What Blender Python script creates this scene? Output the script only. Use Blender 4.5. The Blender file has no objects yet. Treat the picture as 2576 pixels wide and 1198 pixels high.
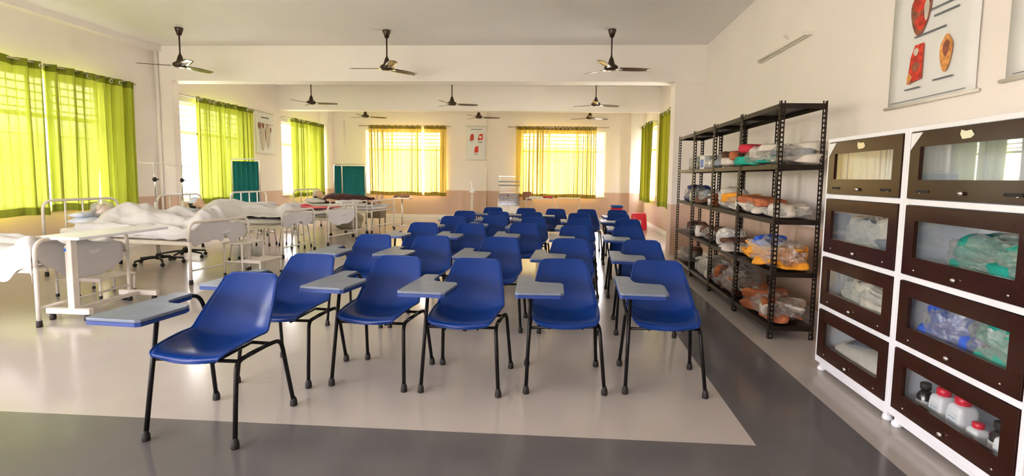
import bpy, bmesh, math, random
from mathutils import Vector, Matrix, noise
R = math.radians; PI = math.pi
scene = bpy.context.scene
C = scene.collection

# ------------------------------------------------------------------ materials
def mk(name):
    m = bpy.data.materials.new(name); m.use_nodes = True
    nt = m.node_tree; nt.nodes.clear()
    return m, nt, nt.nodes, nt.links
def principled(name, col, rough=.5, metal=0., var=.06, scale=6., bump=0., bscale=40., spec=.5, coat=0., ior=1.45, aniso=None):
    m, nt, N, L = mk(name)
    out = N.new('ShaderNodeOutputMaterial'); b = N.new('ShaderNodeBsdfPrincipled')
    b.inputs['Roughness'].default_value = rough; b.inputs['Metallic'].default_value = metal
    b.inputs['Specular IOR Level'].default_value = spec; b.inputs['Coat Weight'].default_value = coat
    b.inputs['IOR'].default_value = ior
    L.new(b.outputs[0], out.inputs[0])
    tc = N.new('ShaderNodeTexCoord'); n = N.new('ShaderNodeTexNoise'); n.inputs['Scale'].default_value = scale
    n.inputs['Detail'].default_value = 3
    L.new(tc.outputs['Object'], n.inputs['Vector'])
    r = N.new('ShaderNodeValToRGB'); e = r.color_ramp.elements
    e[0].position = .3; e[1].position = .7
    e[0].color = tuple(max(0, c*(1-var)) for c in col)+(1,); e[1].color = tuple(min(1, c*(1+var)) for c in col)+(1,)
    L.new(n.outputs['Fac'], r.inputs[0]); L.new(r.outputs[0], b.inputs['Base Color'])
    if bump:
        n2 = N.new('ShaderNodeTexNoise'); n2.inputs['Scale'].default_value = bscale; n2.inputs['Detail'].default_value = 4
        L.new(tc.outputs['Object'], n2.inputs['Vector'])
        bp = N.new('ShaderNodeBump'); bp.inputs['Strength'].default_value = bump; bp.inputs['Distance'].default_value = .01
        L.new(n2.outputs['Fac'], bp.inputs['Height']); L.new(bp.outputs[0], b.inputs['Normal'])
    return m
def curtain_mat(name, col, transp=.25, transl=.6, tcol=None):
    m, nt, N, L = mk(name)
    out = N.new('ShaderNodeOutputMaterial')
    d = N.new('ShaderNodeBsdfDiffuse'); t = N.new('ShaderNodeBsdfTranslucent'); tr = N.new('ShaderNodeBsdfTransparent')
    tc = N.new('ShaderNodeTexCoord'); n = N.new('ShaderNodeTexNoise'); n.inputs['Scale'].default_value = 3
    mp = N.new('ShaderNodeMapping'); mp.inputs['Scale'].default_value = (6, 6, .4)
    L.new(tc.outputs['Object'], mp.inputs[0]); L.new(mp.outputs[0], n.inputs['Vector'])
    r = N.new('ShaderNodeValToRGB'); e = r.color_ramp.elements; e[0].position = .3; e[1].position = .7
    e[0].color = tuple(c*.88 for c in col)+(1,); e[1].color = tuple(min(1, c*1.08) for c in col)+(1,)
    L.new(n.outputs['Fac'], r.inputs[0])
    L.new(r.outputs[0], d.inputs[0]); L.new(r.outputs[0], t.inputs[0])
    tcol = tcol or tuple(min(1, c**.5) for c in col)
    tr.inputs[0].default_value = tcol+(1,)
    a = N.new('ShaderNodeMixShader'); a.inputs[0].default_value = transl
    L.new(d.outputs[0], a.inputs[1]); L.new(t.outputs[0], a.inputs[2])
    b = N.new('ShaderNodeMixShader'); b.inputs[0].default_value = transp
    L.new(a.outputs[0], b.inputs[1]); L.new(tr.outputs[0], b.inputs[2])
    L.new(b.outputs[0], out.inputs[0])
    return m
def glass_mat(name, tint=(.95, .97, .96), refl=.06, rough=.02, power=1.0):
    m, nt, N, L = mk(name)
    out = N.new('ShaderNodeOutputMaterial'); tr = N.new('ShaderNodeBsdfTransparent'); g = N.new('ShaderNodeBsdfGlossy')
    g.inputs['Roughness'].default_value = rough; tr.inputs[0].default_value = tint+(1,)
    f = N.new('ShaderNodeFresnel'); ge = N.new('ShaderNodeNewGeometry'); io = N.new('ShaderNodeMath'); io.operation = 'MULTIPLY_ADD'
    io.inputs[1].default_value = 1/1.5-1.5; io.inputs[2].default_value = 1.5     # the same reflectance on both faces of a thin pane
    L.new(ge.outputs['Backfacing'], io.inputs[0]); L.new(io.outputs[0], f.inputs['IOR'])
    mt = N.new('ShaderNodeMath'); mt.operation = 'MULTIPLY_ADD'; mt.inputs[1].default_value = power; mt.inputs[2].default_value = refl
    mt.use_clamp = True
    L.new(f.outputs[0], mt.inputs[0])
    mx = N.new('ShaderNodeMixShader'); L.new(mt.outputs[0], mx.inputs[0])
    L.new(tr.outputs[0], mx.inputs[1]); L.new(g.outputs[0], mx.inputs[2]); L.new(mx.outputs[0], out.inputs[0])
    return m
def film_mat(name, tint=(.9, .9, .88), milky=.25):
    m, nt, N, L = mk(name)
    out = N.new('ShaderNodeOutputMaterial'); tr = N.new('ShaderNodeBsdfTransparent'); g = N.new('ShaderNodeBsdfGlossy'); d = N.new('ShaderNodeBsdfDiffuse')
    g.inputs['Roughness'].default_value = .12; tr.inputs[0].default_value = tint+(1,); d.inputs[0].default_value = (.75, .74, .7, 1)
    tc = N.new('ShaderNodeTexCoord'); n = N.new('ShaderNodeTexNoise'); n.inputs['Scale'].default_value = 22; n.inputs['Detail'].default_value = 5
    L.new(tc.outputs['Object'], n.inputs['Vector'])
    bp = N.new('ShaderNodeBump'); bp.inputs['Strength'].default_value = .8; bp.inputs['Distance'].default_value = .03
    L.new(n.outputs['Fac'], bp.inputs['Height']); L.new(bp.outputs[0], g.inputs['Normal']); 
    a = N.new('ShaderNodeMixShader'); a.inputs[0].default_value = milky; L.new(tr.outputs[0], a.inputs[1]); L.new(d.outputs[0], a.inputs[2])
    b = N.new('ShaderNodeMixShader'); b.inputs[0].default_value = .16; L.new(a.outputs[0], b.inputs[1]); L.new(g.outputs[0], b.inputs[2])
    L.new(b.outputs[0], out.inputs[0])
    return m
def wall_mat(name, top, low, zsplit=.86):
    m = principled(name, top, .6, var=.02, scale=1.2, bump=.05, bscale=120)
    nt = m.node_tree; N = nt.nodes; L = nt.links
    b = [x for x in N if x.type == 'BSDF_PRINCIPLED'][0]; src = b.inputs['Base Color'].links[0].from_socket
    g = N.new('ShaderNodeNewGeometry'); s = N.new('ShaderNodeSeparateXYZ'); L.new(g.outputs['Position'], s.inputs[0])
    c = N.new('ShaderNodeMath'); c.operation = 'LESS_THAN'; c.inputs[1].default_value = zsplit; L.new(s.outputs[2], c.inputs[0])
    mx = N.new('ShaderNodeMix'); mx.data_type = 'RGBA'; L.new(c.outputs[0], mx.inputs[0]); L.new(src, mx.inputs[6]); mx.inputs[7].default_value = low+(1,)
    L.new(mx.outputs[2], b.inputs['Base Color'])
    return m
def tile_mat(name, col, mortar, rough, mfac=.003, size=.6, off=(0, 0)):
    m = principled(name, col, rough, var=.03, scale=2.5, spec=.5)
    nt = m.node_tree; N = nt.nodes; L = nt.links
    b = [x for x in N if x.type == 'BSDF_PRINCIPLED'][0]; src = b.inputs['Base Color'].links[0].from_socket
    g = N.new('ShaderNodeNewGeometry'); mp = N.new('ShaderNodeMapping'); mp.inputs['Location'].default_value = (off[0], off[1], 0)
    L.new(g.outputs['Position'], mp.inputs[0])
    br = N.new('ShaderNodeTexBrick'); br.offset = 0; br.inputs['Scale'].default_value = 1; br.inputs['Brick Width'].default_value = size
    br.inputs['Row Height'].default_value = size; br.inputs['Mortar Size'].default_value = mfac; br.inputs['Mortar Smooth'].default_value = .2
    br.inputs['Mortar'].default_value = mortar+(1,); L.new(mp.outputs[0], br.inputs['Vector'])
    L.new(src, br.inputs['Color1']); L.new(src, br.inputs['Color2']); L.new(br.outputs['Color'], b.inputs['Base Color'])
    n = N.new('ShaderNodeTexNoise'); n.inputs['Scale'].default_value = 1.6; n.inputs['Detail'].default_value = 3; L.new(g.outputs['Position'], n.inputs['Vector'])
    mr = N.new('ShaderNodeMapRange'); mr.inputs[3].default_value = rough*.8; mr.inputs[4].default_value = rough*1.25; L.new(n.outputs['Fac'], mr.inputs[0]); L.new(mr.outputs[0], b.inputs['Roughness'])
    return m

M = {}
M['wall'] = wall_mat('wall_paint', (.90, .845, .81), (.66, .47, .36))
M['ceil'] = principled('ceiling_paint', (.87, .855, .85), .7, var=.015, scale=1)
M['beam'] = principled('beam_paint', (.91, .87, .84), .6, var=.015, scale=1)
M['tile'] = tile_mat('cream_tile', (.46, .425, .395), (.42, .385, .355), .17, .0015, .6, (-.35, -.18))
M['grey'] = tile_mat('grey_tile', (.125, .12, .125), (.15, .145, .145), .16, .0015, .6, (-.35, -.18))
M['curt_green'] = curtain_mat('curtain_lime', (.55, .62, .08), .012, .07, (.92, .95, .60))
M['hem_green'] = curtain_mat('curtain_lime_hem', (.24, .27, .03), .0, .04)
M['curt_backlit_tint'] = curtain_mat('curtain_backlit_tint', (.84, .66, .17), .045, .10, (1, .93, .66))  # lime cloth recoloured golden; the warmer backlight is put into the colour
M['hem_backlit_tint'] = curtain_mat('curtain_hem_backlit_tint', (.34, .25, .05), .0, .04)  # hem of the same cloth, warm backlight put into its colour
M['curt_shade_tint'] = curtain_mat('curtain_shade_tint', (.34, .34, .03), .0, .03)  # lime cloth darkened; its lack of backlight is put into the colour
M['steel'] = principled('brushed_steel', (.72, .72, .70), .28, 1, var=.05)
M['chrome'] = principled('chrome', (.85, .85, .84), .12, 1, var=.02)
M['rod'] = principled('curtain_rod_steel', (.6, .56, .48), .35, 1)
M['winframe'] = principled('window_frame_paint', (.8, .78, .72), .4)
M['grille'] = principled('grille_paint', (.62, .6, .55), .5)
M['glass'] = glass_mat('window_glass', (.97, .98, .98), .02)
M['blue'] = principled('blue_plastic', (.002, .030, .185), .28, var=.10, scale=2.5, bump=.06, bscale=260, spec=.34)
M['bluegrey'] = principled('tablet_laminate', (.16, .20, .27), .42, var=.10, scale=9, bump=.03, bscale=200)
M['blueedge'] = principled('tablet_edge', (.014, .045, .22), .4)
M['black'] = principled('black_tube', (.008, .007, .007), .38, var=.2, scale=5, spec=.25)
M['rubber'] = principled('black_rubber', (.016, .014, .013), .65)
M['cream'] = principled('cream_enamel', (.70, .65, .57), .35, var=.06, scale=8)
M['white'] = principled('white_enamel', (.80, .82, .86), .35, var=.03, scale=8)
M['sheet'] = principled('white_cotton', (.58, .57, .565), .85, var=.03, scale=4, bump=.35, bscale=16)
M['pillow'] = principled('pillow_cotton', (.62, .68, .80), .85, var=.03, scale=4, bump=.1, bscale=25)
M['mattress'] = principled('mattress_cover', (.72, .70, .68), .6)
M['fan'] = principled('fan_brown', (.055, .032, .024), .25, .3, var=.1)
M['blade'] = principled('fan_blade_brown', (.10, .06, .035), .22, .35, var=.1)
M['dark'] = principled('rack_brown_black', (.022, .015, .011), .42, .1, var=.3, scale=12, spec=.3)
M['door'] = principled('cabinet_door_brown', (.030, .009, .005), .2, var=.12, scale=10, spec=.4)
M['cabglass'] = glass_mat('cabinet_glass', (.96, .98, .98), .0, .015, 1.15)
M['film'] = film_mat('clear_film'); M['film2'] = film_mat('milky_film', (.85, .86, .87), .55)
M['teal'] = principled('teal_cloth', (.0, .14, .14), .8, var=.1, scale=20)
M['green'] = principled('green_cloth', (.01, .36, .27), .8, var=.2, scale=14, bump=.3, bscale=25)
M['royal'] = principled('royal_cloth', (.03, .13, .72), .7, var=.2, scale=14, bump=.3, bscale=25)
M['orange'] = principled('orange_cloth', (.80, .33, .02), .7, var=.1, scale=14)
M['rust'] = principled('rust_cloth', (.42, .13, .05), .8, var=.25, scale=16)
M['brown'] = principled('brown_cloth', (.12, .05, .03), .8, var=.3, scale=16)
M['red'] = principled('red_cloth', (.55, .02, .05), .6, var=.15, scale=12)
M['redp'] = principled('red_plastic', (.75, .02, .05), .3)
M['bluep'] = principled('light_blue_plastic', (.03, .17, .62), .35)
M['offw'] = principled('offwhite_cloth', (.62, .57, .50), .8, var=.12, scale=14, bump=.2, bscale=25)
M['greyc'] = principled('grey_cloth', (.25, .27, .30), .8, var=.2, scale=14)
M['navy'] = principled('navy_cloth', (.012, .02, .12), .6, var=.2)
M['maroon'] = principled('maroon_cloth', (.045, .008, .012), .7, var=.2, scale=12)
M['skin'] = principled('manikin_skin', (.62, .40, .26), .45, var=.04)
M['hair'] = principled('manikin_hair', (.015, .012, .01), .5)
M['paper'] = principled('poster_paper', (.80, .81, .82), .5, var=.02)
M['ink'] = principled('ink_grey', (.16, .17, .2), .7)
M['inkred'] = principled('ink_red', (.62, .05, .03), .6, var=.4, scale=30)
M['inkor'] = principled('ink_orange', (.80, .33, .10), .6, var=.4, scale=30)
M['inkbr'] = principled('ink_brown', (.30, .10, .06), .6, var=.4, scale=30)
M['bottle'] = principled('white_bottle', (.85, .86, .88), .35)
M['brownglass'] = principled('dark_bottle', (.02, .015, .02), .1, spec=.8)
M['label'] = principled('label_print', (.45, .55, .75), .6, var=.4, scale=80)
M['tube'] = principled('tube_batten', (.78, .74, .66), .4)
M['clearp'] = glass_mat('clear_plastic', (.86, .88, .88), .08, .05)
M['greyp'] = principled('grey_plastic', (.22, .25, .30), .4, var=.3, scale=20)
M['carton'] = principled('carton', (.36, .17, .10), .8)
M['locker'] = principled('locker_grey', (.20, .17, .11), .5)

# ------------------------------------------------------------------ mesh helpers
def obj(name, bm, m, parent=None, smooth=False, mats=None, bevel=0):
    me = bpy.data.meshes.new(name); bm.normal_update(); bm.to_mesh(me); bm.free()
    for x in (mats or [m]): me.materials.append(x)
    if smooth:
        for p in me.polygons: p.use_smooth = True
    o = bpy.data.objects.new(name, me); C.objects.link(o)
    if parent: o.parent = parent
    if bevel:
        b = o.modifiers.new('edge', 'BEVEL'); b.width = bevel; b.segments = 2; b.limit_method = 'ANGLE'
    return o
def tag(o, label, cat, group=None, kind=None):
    o['label'] = label; o['category'] = cat
    if group: o['group'] = group
    if kind: o['kind'] = kind
    return o
def thing(name, label, cat, loc=(0, 0, 0), rz=0, group=None):
    o = bpy.data.objects.new(name, None); C.objects.link(o); o.empty_display_size = .1
    o.location = loc; o.rotation_euler = (0, 0, rz)
    return tag(o, label, cat, group)
def struct(name, bm, m, parent=None, **k):
    o = obj(name, bm, m, parent, **k)
    if not parent: o['kind'] = 'structure'
    return o
def copy_tree(o, parent=None):
    c = o.copy(); C.objects.link(c); c.parent = parent
    for ch in list(o.children): copy_tree(ch, c)
    return c
def bm_(): return bmesh.new()
def box(bm, x0, x1, y0, y1, z0, z1, mi=0):
    vs = [bm.verts.new((x, y, z)) for x in (x0, x1) for y in (y0, y1) for z in (z0, z1)]
    for f in ((0, 1, 3, 2), (4, 6, 7, 5), (0, 4, 5, 1), (2, 3, 7, 6), (0, 2, 6, 4), (1, 5, 7, 3)):
        bm.faces.new([vs[i] for i in f]).material_index = mi
def Box(*a): b = bm_(); box(b, *a); return b
def smooth_path(pts, n=6, closed=False):
    P = [Vector(p) for p in pts]; out = []
    for i in range(len(P)-1):
        p0 = P[max(i-1, 0)]; p1 = P[i]; p2 = P[i+1]; p3 = P[min(i+2, len(P)-1)]
        for k in range(n):
            t = k/n
            out.append(.5*((2*p1)+(p2-p0)*t+(2*p0-5*p1+4*p2-p3)*t*t+(3*p1-p0-3*p2+p3)*t**3))
    out.append(P[-1]); return out
def fillet(pts, r, n=5):
    P = [Vector(p) for p in pts]; out = [P[0]]
    for i in range(1, len(P)-1):
        a = (P[i-1]-P[i]); b = (P[i+1]-P[i]); rr = min(r, a.length*.49, b.length*.49)
        p = P[i]+a.normalized()*rr; q = P[i]+b.normalized()*rr
        for k in range(n+1):
            t = k/n; out.append((1-t)**2*p+2*t*(1-t)*P[i]+t*t*q)
    out.append(P[-1]); return out
def tube(bm, pts, r, seg=8, r1=None):
    P = [Vector(p) for p in pts]; rings = []; n = len(P)
    t0 = (P[1]-P[0]).normalized(); up = Vector((0, 0, 1)) if abs(t0.z) < .9 else Vector((1, 0, 0))
    nrm = t0.cross(up).normalized()
    for i, p in enumerate(P):
        t = ((P[min(i+1, n-1)]-P[max(i-1, 0)])).normalized()
        nrm = (nrm-t*nrm.dot(t)).normalized(); bn = t.cross(nrm)
        rr = r if r1 is None else r+(r1-r)*i/(n-1)
        rings.append([bm.verts.new(p+nrm*rr*math.cos(2*PI*k/seg)+bn*rr*math.sin(2*PI*k/seg)) for k in range(seg)])
    for a, b in zip(rings, rings[1:]):
        for k in range(seg): bm.faces.new((a[k], a[(k+1) % seg], b[(k+1) % seg], b[k]))
    bm.faces.new(rings[0][::-1]); bm.faces.new(rings[-1])
def Tube(pts, r, seg=8, r1=None): b = bm_(); tube(b, pts, r, seg, r1); return b
def lathe(bm, prof, c=(0, 0, 0), seg=20, mi=0):
    rings = []
    for r, z in prof:
        rings.append([bm.verts.new((c[0]+max(r, 1e-4)*math.cos(2*PI*k/seg), c[1]+max(r, 1e-4)*math.sin(2*PI*k/seg), c[2]+z)) for k in range(seg)])
    for a, b in zip(rings, rings[1:]):
        for k in range(seg): bm.faces.new((a[k], a[(k+1) % seg], b[(k+1) % seg], b[k])).material_index = mi
    bm.faces.new(rings[0][::-1]).material_index = mi; bm.faces.new(rings[-1]).material_index = mi
def Lathe(prof, c=(0, 0, 0), seg=20): b = bm_(); lathe(b, prof, c, seg); return b
def prism(bm, poly, z0, z1, mi=0):
    a = [bm.verts.new((x, y, z0)) for x, y in poly]; b = [bm.verts.new((x, y, z1)) for x, y in poly]; n = len(poly)
    bm.faces.new(a[::-1]).material_index = mi; bm.faces.new(b).material_index = mi
    for i in range(n): bm.faces.new((a[i], a[(i+1) % n], b[(i+1) % n], b[i])).material_index = mi
def ell(bm, c, r, seg=16, rings=10, mi=0):
    lathe_pts = []
    R_ = []
    for i in range(rings+1):
        a = -PI/2+PI*i/rings
        R_.append([bm.verts.new((c[0]+r[0]*math.cos(a)*math.cos(2*PI*k/seg), c[1]+r[1]*math.cos(a)*math.sin(2*PI*k/seg), c[2]+r[2]*math.sin(a))) for k in range(seg)] if 0 < i < rings else [bm.verts.new((c[0], c[1], c[2]+r[2]*math.sin(a)))])
    for a, b in zip(R_, R_[1:]):
        for k in range(seg):
            if len(a) == 1: bm.faces.new((a[0], b[(k+1) % seg], b[k])).material_index = mi
            elif len(b) == 1: bm.faces.new((a[k], a[(k+1) % seg], b[0])).material_index = mi
            else: bm.faces.new((a[k], a[(k+1) % seg], b[(k+1) % seg], b[k])).material_index = mi
def grid(bm, nu, nv, f, mi=0, mif=None):
    V = [[bm.verts.new(f(i/nu, j/nv)) for j in range(nv+1)] for i in range(nu+1)]
    for i in range(nu):
        for j in range(nv):
            fc = bm.faces.new((V[i][j], V[i+1][j], V[i+1][j+1], V[i][j+1])); fc.material_index = mif(i/nu, j/nv) if mif else mi
    return V
def solid(o, t, off=0):
    s = o.modifiers.new('thickness', 'SOLIDIFY'); s.thickness = t; s.offset = off
def subsurf(o, n=1):
    s = o.modifiers.new('smooth', 'SUBSURF'); s.levels = n; s.render_levels = n

# ------------------------------------------------------------------ the room
XL, XR, YN, YF, ZC = -7.4, 2.36, -3.2, 16.2, 3.55
T = .25
def floor():
    xs = [XL-T, .97, 1.55, XR+T]; ys = [YN-T, 1.98, 2.58, YF+T]
    b = bm_()
    for i in range(3):
        for j in range(3):
            g = (i == 1 and j >= 1) or (j == 1 and i <= 1)
            vs = [b.verts.new(p) for p in ((xs[i], ys[j], 0), (xs[i+1], ys[j], 0), (xs[i+1], ys[j+1], 0), (xs[i], ys[j+1], 0))]
            b.faces.new(vs).material_index = 1 if g else 0
            lo = [b.verts.new((v.co.x, v.co.y, -.1)) for v in vs]; b.faces.new(lo[::-1])
    struct('floor', b, None, mats=[M['tile'], M['grey']])
floor()
struct('ceiling', Box(XL-T, XR+T, YN-T, YF+T, ZC, ZC+.2), M['ceil'])
def wall(name, axis, p0, p1, a0, a1, holes, m=None):
    """axis 'x': slab between x=p0..p1, running along y a0..a1; holes are (u0,u1,z0,z1)"""
    b = bm_(); us = sorted({a0, a1} | {h[0] for h in holes} | {h[1] for h in holes})
    for u0, u1 in zip(us, us[1:]):
        mid = (u0+u1)/2; hs = [h for h in holes if h[0] < mid < h[1]]
        segs = [(0, ZC)] if not hs else [(0, hs[0][2]), (hs[0][3], ZC)]
        for z0, z1 in segs:
            if axis == 'x': box(b, p0, p1, u0, u1, z0, z1)
            else: box(b, u0, u1, p0, p1, z0, z1)
    bmesh.ops.remove_doubles(b, verts=b.verts, dist=1e-5)
    return struct(name, b, m or M['wall'])
ZS, ZT = .74, 2.66
LW = [(-2.4, .2), (1.2, 4.1), (5.6, 8.3), (9.75, 12.1), (13.65, 15.65)]  # first opening is unseen, added without curtains to brighten the room
FW = [(-6.1, -3.74), (-1.30, 1.22)]
RW = [(10.15, 12.65), (14.0, 15.75)]
BW_ADDED = [(-7.0, -3.0)]  # unseen opening behind the camera, added for its daylight
wall('wall_left', 'x', XL-T, XL, YN, YF, [(a, b, ZS, ZT) for a, b in LW])
wall('wall_right', 'x', XR, XR+T, YN, YF, [(a, b, ZS, ZT) for a, b in RW])
wall('wall_far', 'y', YF, YF+T, XL-T, XR+T, [(a, b, ZS, ZT) for a, b in FW])
wall('wall_near', 'y', YN-T, YN, XL-T, XR+T, [(a, b, ZS, ZT) for a, b in BW_ADDED])
# beams, pillars
struct('trim_1', Box(XL, XR, 9.35, 9.7, 2.94, ZC), M['beam'])
struct('trim_2', Box(XL, XR, 13.5, 13.8, 2.94, ZC), M['beam'])
struct('trim_3', Box(XL, XL+.14, YN, 9.35, 3.45, ZC), M['beam'])
struct('wall_pillar_right', Box(1.86, XR, 9.35, 9.7, 0, 2.94), M['wall'])
struct('wall_pillar_left', Box(XL, -7.09, 9.35, 9.52, 0, 2.94), M['wall'])
struct('wall_pillar_far', Box(-2.96, -2.34, 16.08, YF, 0, ZC), M['wall'])
struct('wall_pillar_corner', Box(XL, -7.12, 15.85, YF, 0, ZC), M['wall'])
struct('wall_pillar_far_right', Box(1.95, XR, 16.0, YF, 0, ZC), M['wall'])
struct('baseboard_far', Box(XL, XR, YF-.02, YF, 0, .1), M['beam'])
struct('baseboard_left', Box(XL, XL+.02, YN, YF, 0, .1), M['beam'])
struct('baseboard_right', Box(XR-.02, XR, YN, YF, 0, .1), M['beam'])
def pipe(x, y, z0, z1, label):
    o = obj('wall_pipe', Tube([(x, y, z0), (x, y, z1)], .022, 8), M['beam'], smooth=True); tag(o, label, 'pipe')
pipe(-6.78, 16.17, 0, 2.94, 'slim cream pipe running up the far wall beside the corner pillar')
pipe(-7.33, 9.31, 0, 3.54, 'slim cream pipe in the near corner of the window-side pillar')

def window(n, axis, p, side, a0, a1):
    """side: +1 when the room lies at larger coordinate"""
    def P(u0, u1, d0, d1, z0, z1, b):
        q0, q1 = sorted((p-side*d0, p-side*d1))
        if axis == 'x': box(b, q0, q1, u0, u1, z0, z1)
        else: box(b, u0, u1, q0, q1, z0, z1)
    w = a1-a0; fr = bm_()
    P(a0, a1, .08, .14, ZS, ZS+.05, fr); P(a0, a1, .08, .14, ZT-.05, ZT, fr)
    P(a0, a0+.05, .08, .14, ZS+.05, ZT-.05, fr); P(a1-.05, a1, .08, .14, ZS+.05, ZT-.05, fr)
    P(a0+.05, a1-.05, .085, .135, 2.05, 2.11, fr)
    nm = max(2, round(w/.8))
    for i in range(1, nm):
        u = a0+w*i/nm; P(u-.025, u+.025, .085, .135, ZS+.05, ZT-.05, fr)
    f = struct(f'window_{n}', fr, M['winframe'])
    g = bm_(); P(a0+.03, a1-.03, .108, .112, ZS+.03, ZT-.03, g); obj('pane', g, M['glass'], f)
    g = bm_()
    for k in range(4): z = 2.17+k*.115; P(a0, a1, .17, .185, z, z+.022, g)
    for k in range(3): z = ZS+.3+k*.38; P(a0, a1, .17, .185, z, z+.014, g)
    k = a0+.12
    while k < a1: P(k, k+.012, .185, .197, ZS, ZT, g); k += .13
    obj('grille', g, M['grille'], f)
    g = bm_(); P(a0-.04, a1+.04, -.03, .07, ZS-.03, ZS-.0005, g); obj('window_sill', g, M['beam'], f)
k = 1
for a0, a1 in LW: window(k, 'x', XL, 1, a0, a1); k += 1
for a0, a1 in FW: window(k, 'y', YF, -1, a0, a1); k += 1
for a0, a1 in RW: window(k, 'x', XR, -1, a0, a1); k += 1
for a0, a1 in BW_ADDED: window(k, 'y', YN, 1, a0, a1); k += 1  # frame for the unseen opening added to let light in

# ------------------------------------------------------------------ curtains
def rod(p0, p1, z, label):
    t = thing('curtain_rod', label, 'curtain rod', (p0[0], p0[1], z))
    d = Vector((p1[0]-p0[0], p1[1]-p0[1], 0))
    obj('rod', Tube([(0, 0, 0), d], .0125, 8), M['rod'], t, smooth=True)
    for q in (Vector((0, 0, 0)), d):
        b = bm_(); ell(b, q, (.026, .026, .026), 10, 6); obj('finial', b, M['rod'], t, smooth=True)
    dn = d.normalized(); off = Vector((dn.y, -dn.x, 0))
    # bracket reaches back to the wall
    for s in (.03, .97):
        q = d*s; w = q+off*t_wall(p0, dn)
        obj('bracket', Tube([q, w], .008, 6), M['rod'], t)
    return t
def t_wall(p0, dn):
    if abs(dn.y) > .5:
        tgt = XL if p0[0] < 0 else XR
        return (tgt-p0[0])*(1 if dn.y > 0 else -1)
    return (YF-p0[1])*(-1 if dn.x > 0 else 1)
def curtain(p0, p1, label, green=True, folds=8, amp=.045, zt=2.79, zb=.67, seed=0, swept=0., flare=0., group=None, top=False):
    rnd = random.Random(seed)
    P0 = Vector((p0[0], p0[1], 0)); P1 = Vector((p1[0], p1[1], 0)); d = (P1-P0); L = d.length; d.normalize(); nn = Vector((-d.y, d.x, 0))
    ph = [rnd.uniform(0, 6) for _ in range(4)]
    t = thing('curtain', label, 'curtain', (P0.x, P0.y, 0), 0, group)
    H = zt-zb; om = .20 if green else .24; irr = .22 if green else .1
    def pt(u, v):          # v 0 top .. 1 bottom
        uu = u+(.012*math.sin(5*u+ph[0]))*v
        s = uu*L+flare*v*(u-.5)
        if swept:          # middle part gathered towards one side near the bottom
            s -= swept*L*max(0, v-.25)**1.6*u*(1-.3*u)
        uw = u+irr/folds*math.sin(2*PI*folds*.41*u+ph[1])*1.0
        a = amp*(1-.25*v)*math.sin(2*PI*folds*uw+.35*v*math.sin(7*u+ph[1])+ph[2])
        a *= 1+.45*math.sin(3.1*u*folds*.37+ph[3])
        a += .014*v*math.sin(2*PI*folds*.47*u+ph[3]+2*v)
        s += om*L/folds*math.sin(4*PI*folds*uw+2*ph[2]+.7*v*math.sin(7*u+ph[1]))*(.75+.35*math.sin(5*u+ph[0]+v))
        z = zt-H*v+ (.012*math.sin(9*u+ph[0]) if v > .9 else 0)
        return d*s+nn*a+Vector((0, 0, z))
    nu = folds*10; hb = .05; ht = .05
    def sec(name, v0, v1, nv, mt):
        b = bm_(); grid(b, nu, nv, lambda u, v: pt(u, v0+(v1-v0)*v)); return obj(name, b, mt, t, smooth=True)
    sec('top_hem', 0, ht, 2, M['hem_green' if green else 'hem_backlit_tint'])
    sec('fabric', ht, 1-hb, 30, M['curt_shade_tint' if top else 'curt_green' if green else 'curt_backlit_tint'])
    sec('bottom_hem', 1-hb, 1, 3, M['hem_green' if green else 'hem_backlit_tint'])
    n = folds*2
    for i in range(folds):
        u = (i+.5*0+ (0.25 if math.sin(ph[2]) > 0 else .75))/folds
        if u > 1: continue
        c = pt(u, ht*.55); b = bm_()
        ring = [c+d*(.026*math.cos(q*PI/6))+Vector((0, 0, .026*math.sin(q*PI/6)))+nn*(-amp*.0) for q in range(13)]
        tube(b, ring, .007, 6); obj('eyelet', b, M['chrome'], t, smooth=True)
    return t
CX = XL+.13
rod((CX, 5.3), (CX, 8.72), 2.765, 'steel curtain rod over the nearest window, holding three lime panels')
curtain((CX, 5.45), (CX, 7.08), 'lime green curtain panel cut by the picture edge, on the window nearest the camera', folds=6, amp=.05, seed=1, flare=.03)
curtain((CX, 7.14), (CX, 7.98), 'lime green curtain swept aside at its lower hem, middle panel of nearest window', folds=4, amp=.05, seed=2, swept=.16, zb=.71)
curtain((CX, 7.98), (CX, 8.66), 'lime green curtain hanging straight, nearest window, next to the pillar', folds=4, amp=.05, seed=3, zb=.62)
rod((CX, 9.75), (CX, 12.2), 2.765, 'steel curtain rod over the middle window of the bed side')
curtain((CX, 10.22), (CX, 11.0), 'pale sheer lime curtain beside the bright open gap of the middle window', folds=5, seed=4)
curtain((CX, 11.02), (CX, 12.15), 'lime curtain behind the nearer teal ward screen, next to the muscle chart', folds=5, seed=5)
rod((CX, 13.55), (CX, 16.0), 2.765, 'steel curtain rod over the last window of the bed side')
curtain((CX, 14.0), (CX, 14.85), 'yellow-green curtain beside the bright gap of the last bed-side window', folds=5, seed=6)
curtain((CX, 14.87), (CX, 15.78), 'yellow-green curtain nearest the far corner, behind the furthest bed', folds=5, seed=7)
CY = YF-.12
rod((-6.25, CY), (-3.45, CY), 2.785, 'curtain rod over the far window behind the furthest ward screen')
curtain((-5.98, CY), (-4.36, CY), 'wide backlight-tinted golden curtain on the far window closest to the teal screen', False, 9, .05, 2.81, .69, 8)
curtain((-4.26, CY), (-3.62, CY), 'narrow backlight-tinted golden curtain beside the far pillar chart, past a bright slit', False, 4, .05, 2.81, .69, 9)
rod((-1.68, CY), (1.28, CY), 2.785, 'curtain rod over the far window above the two trolleys')
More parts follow.
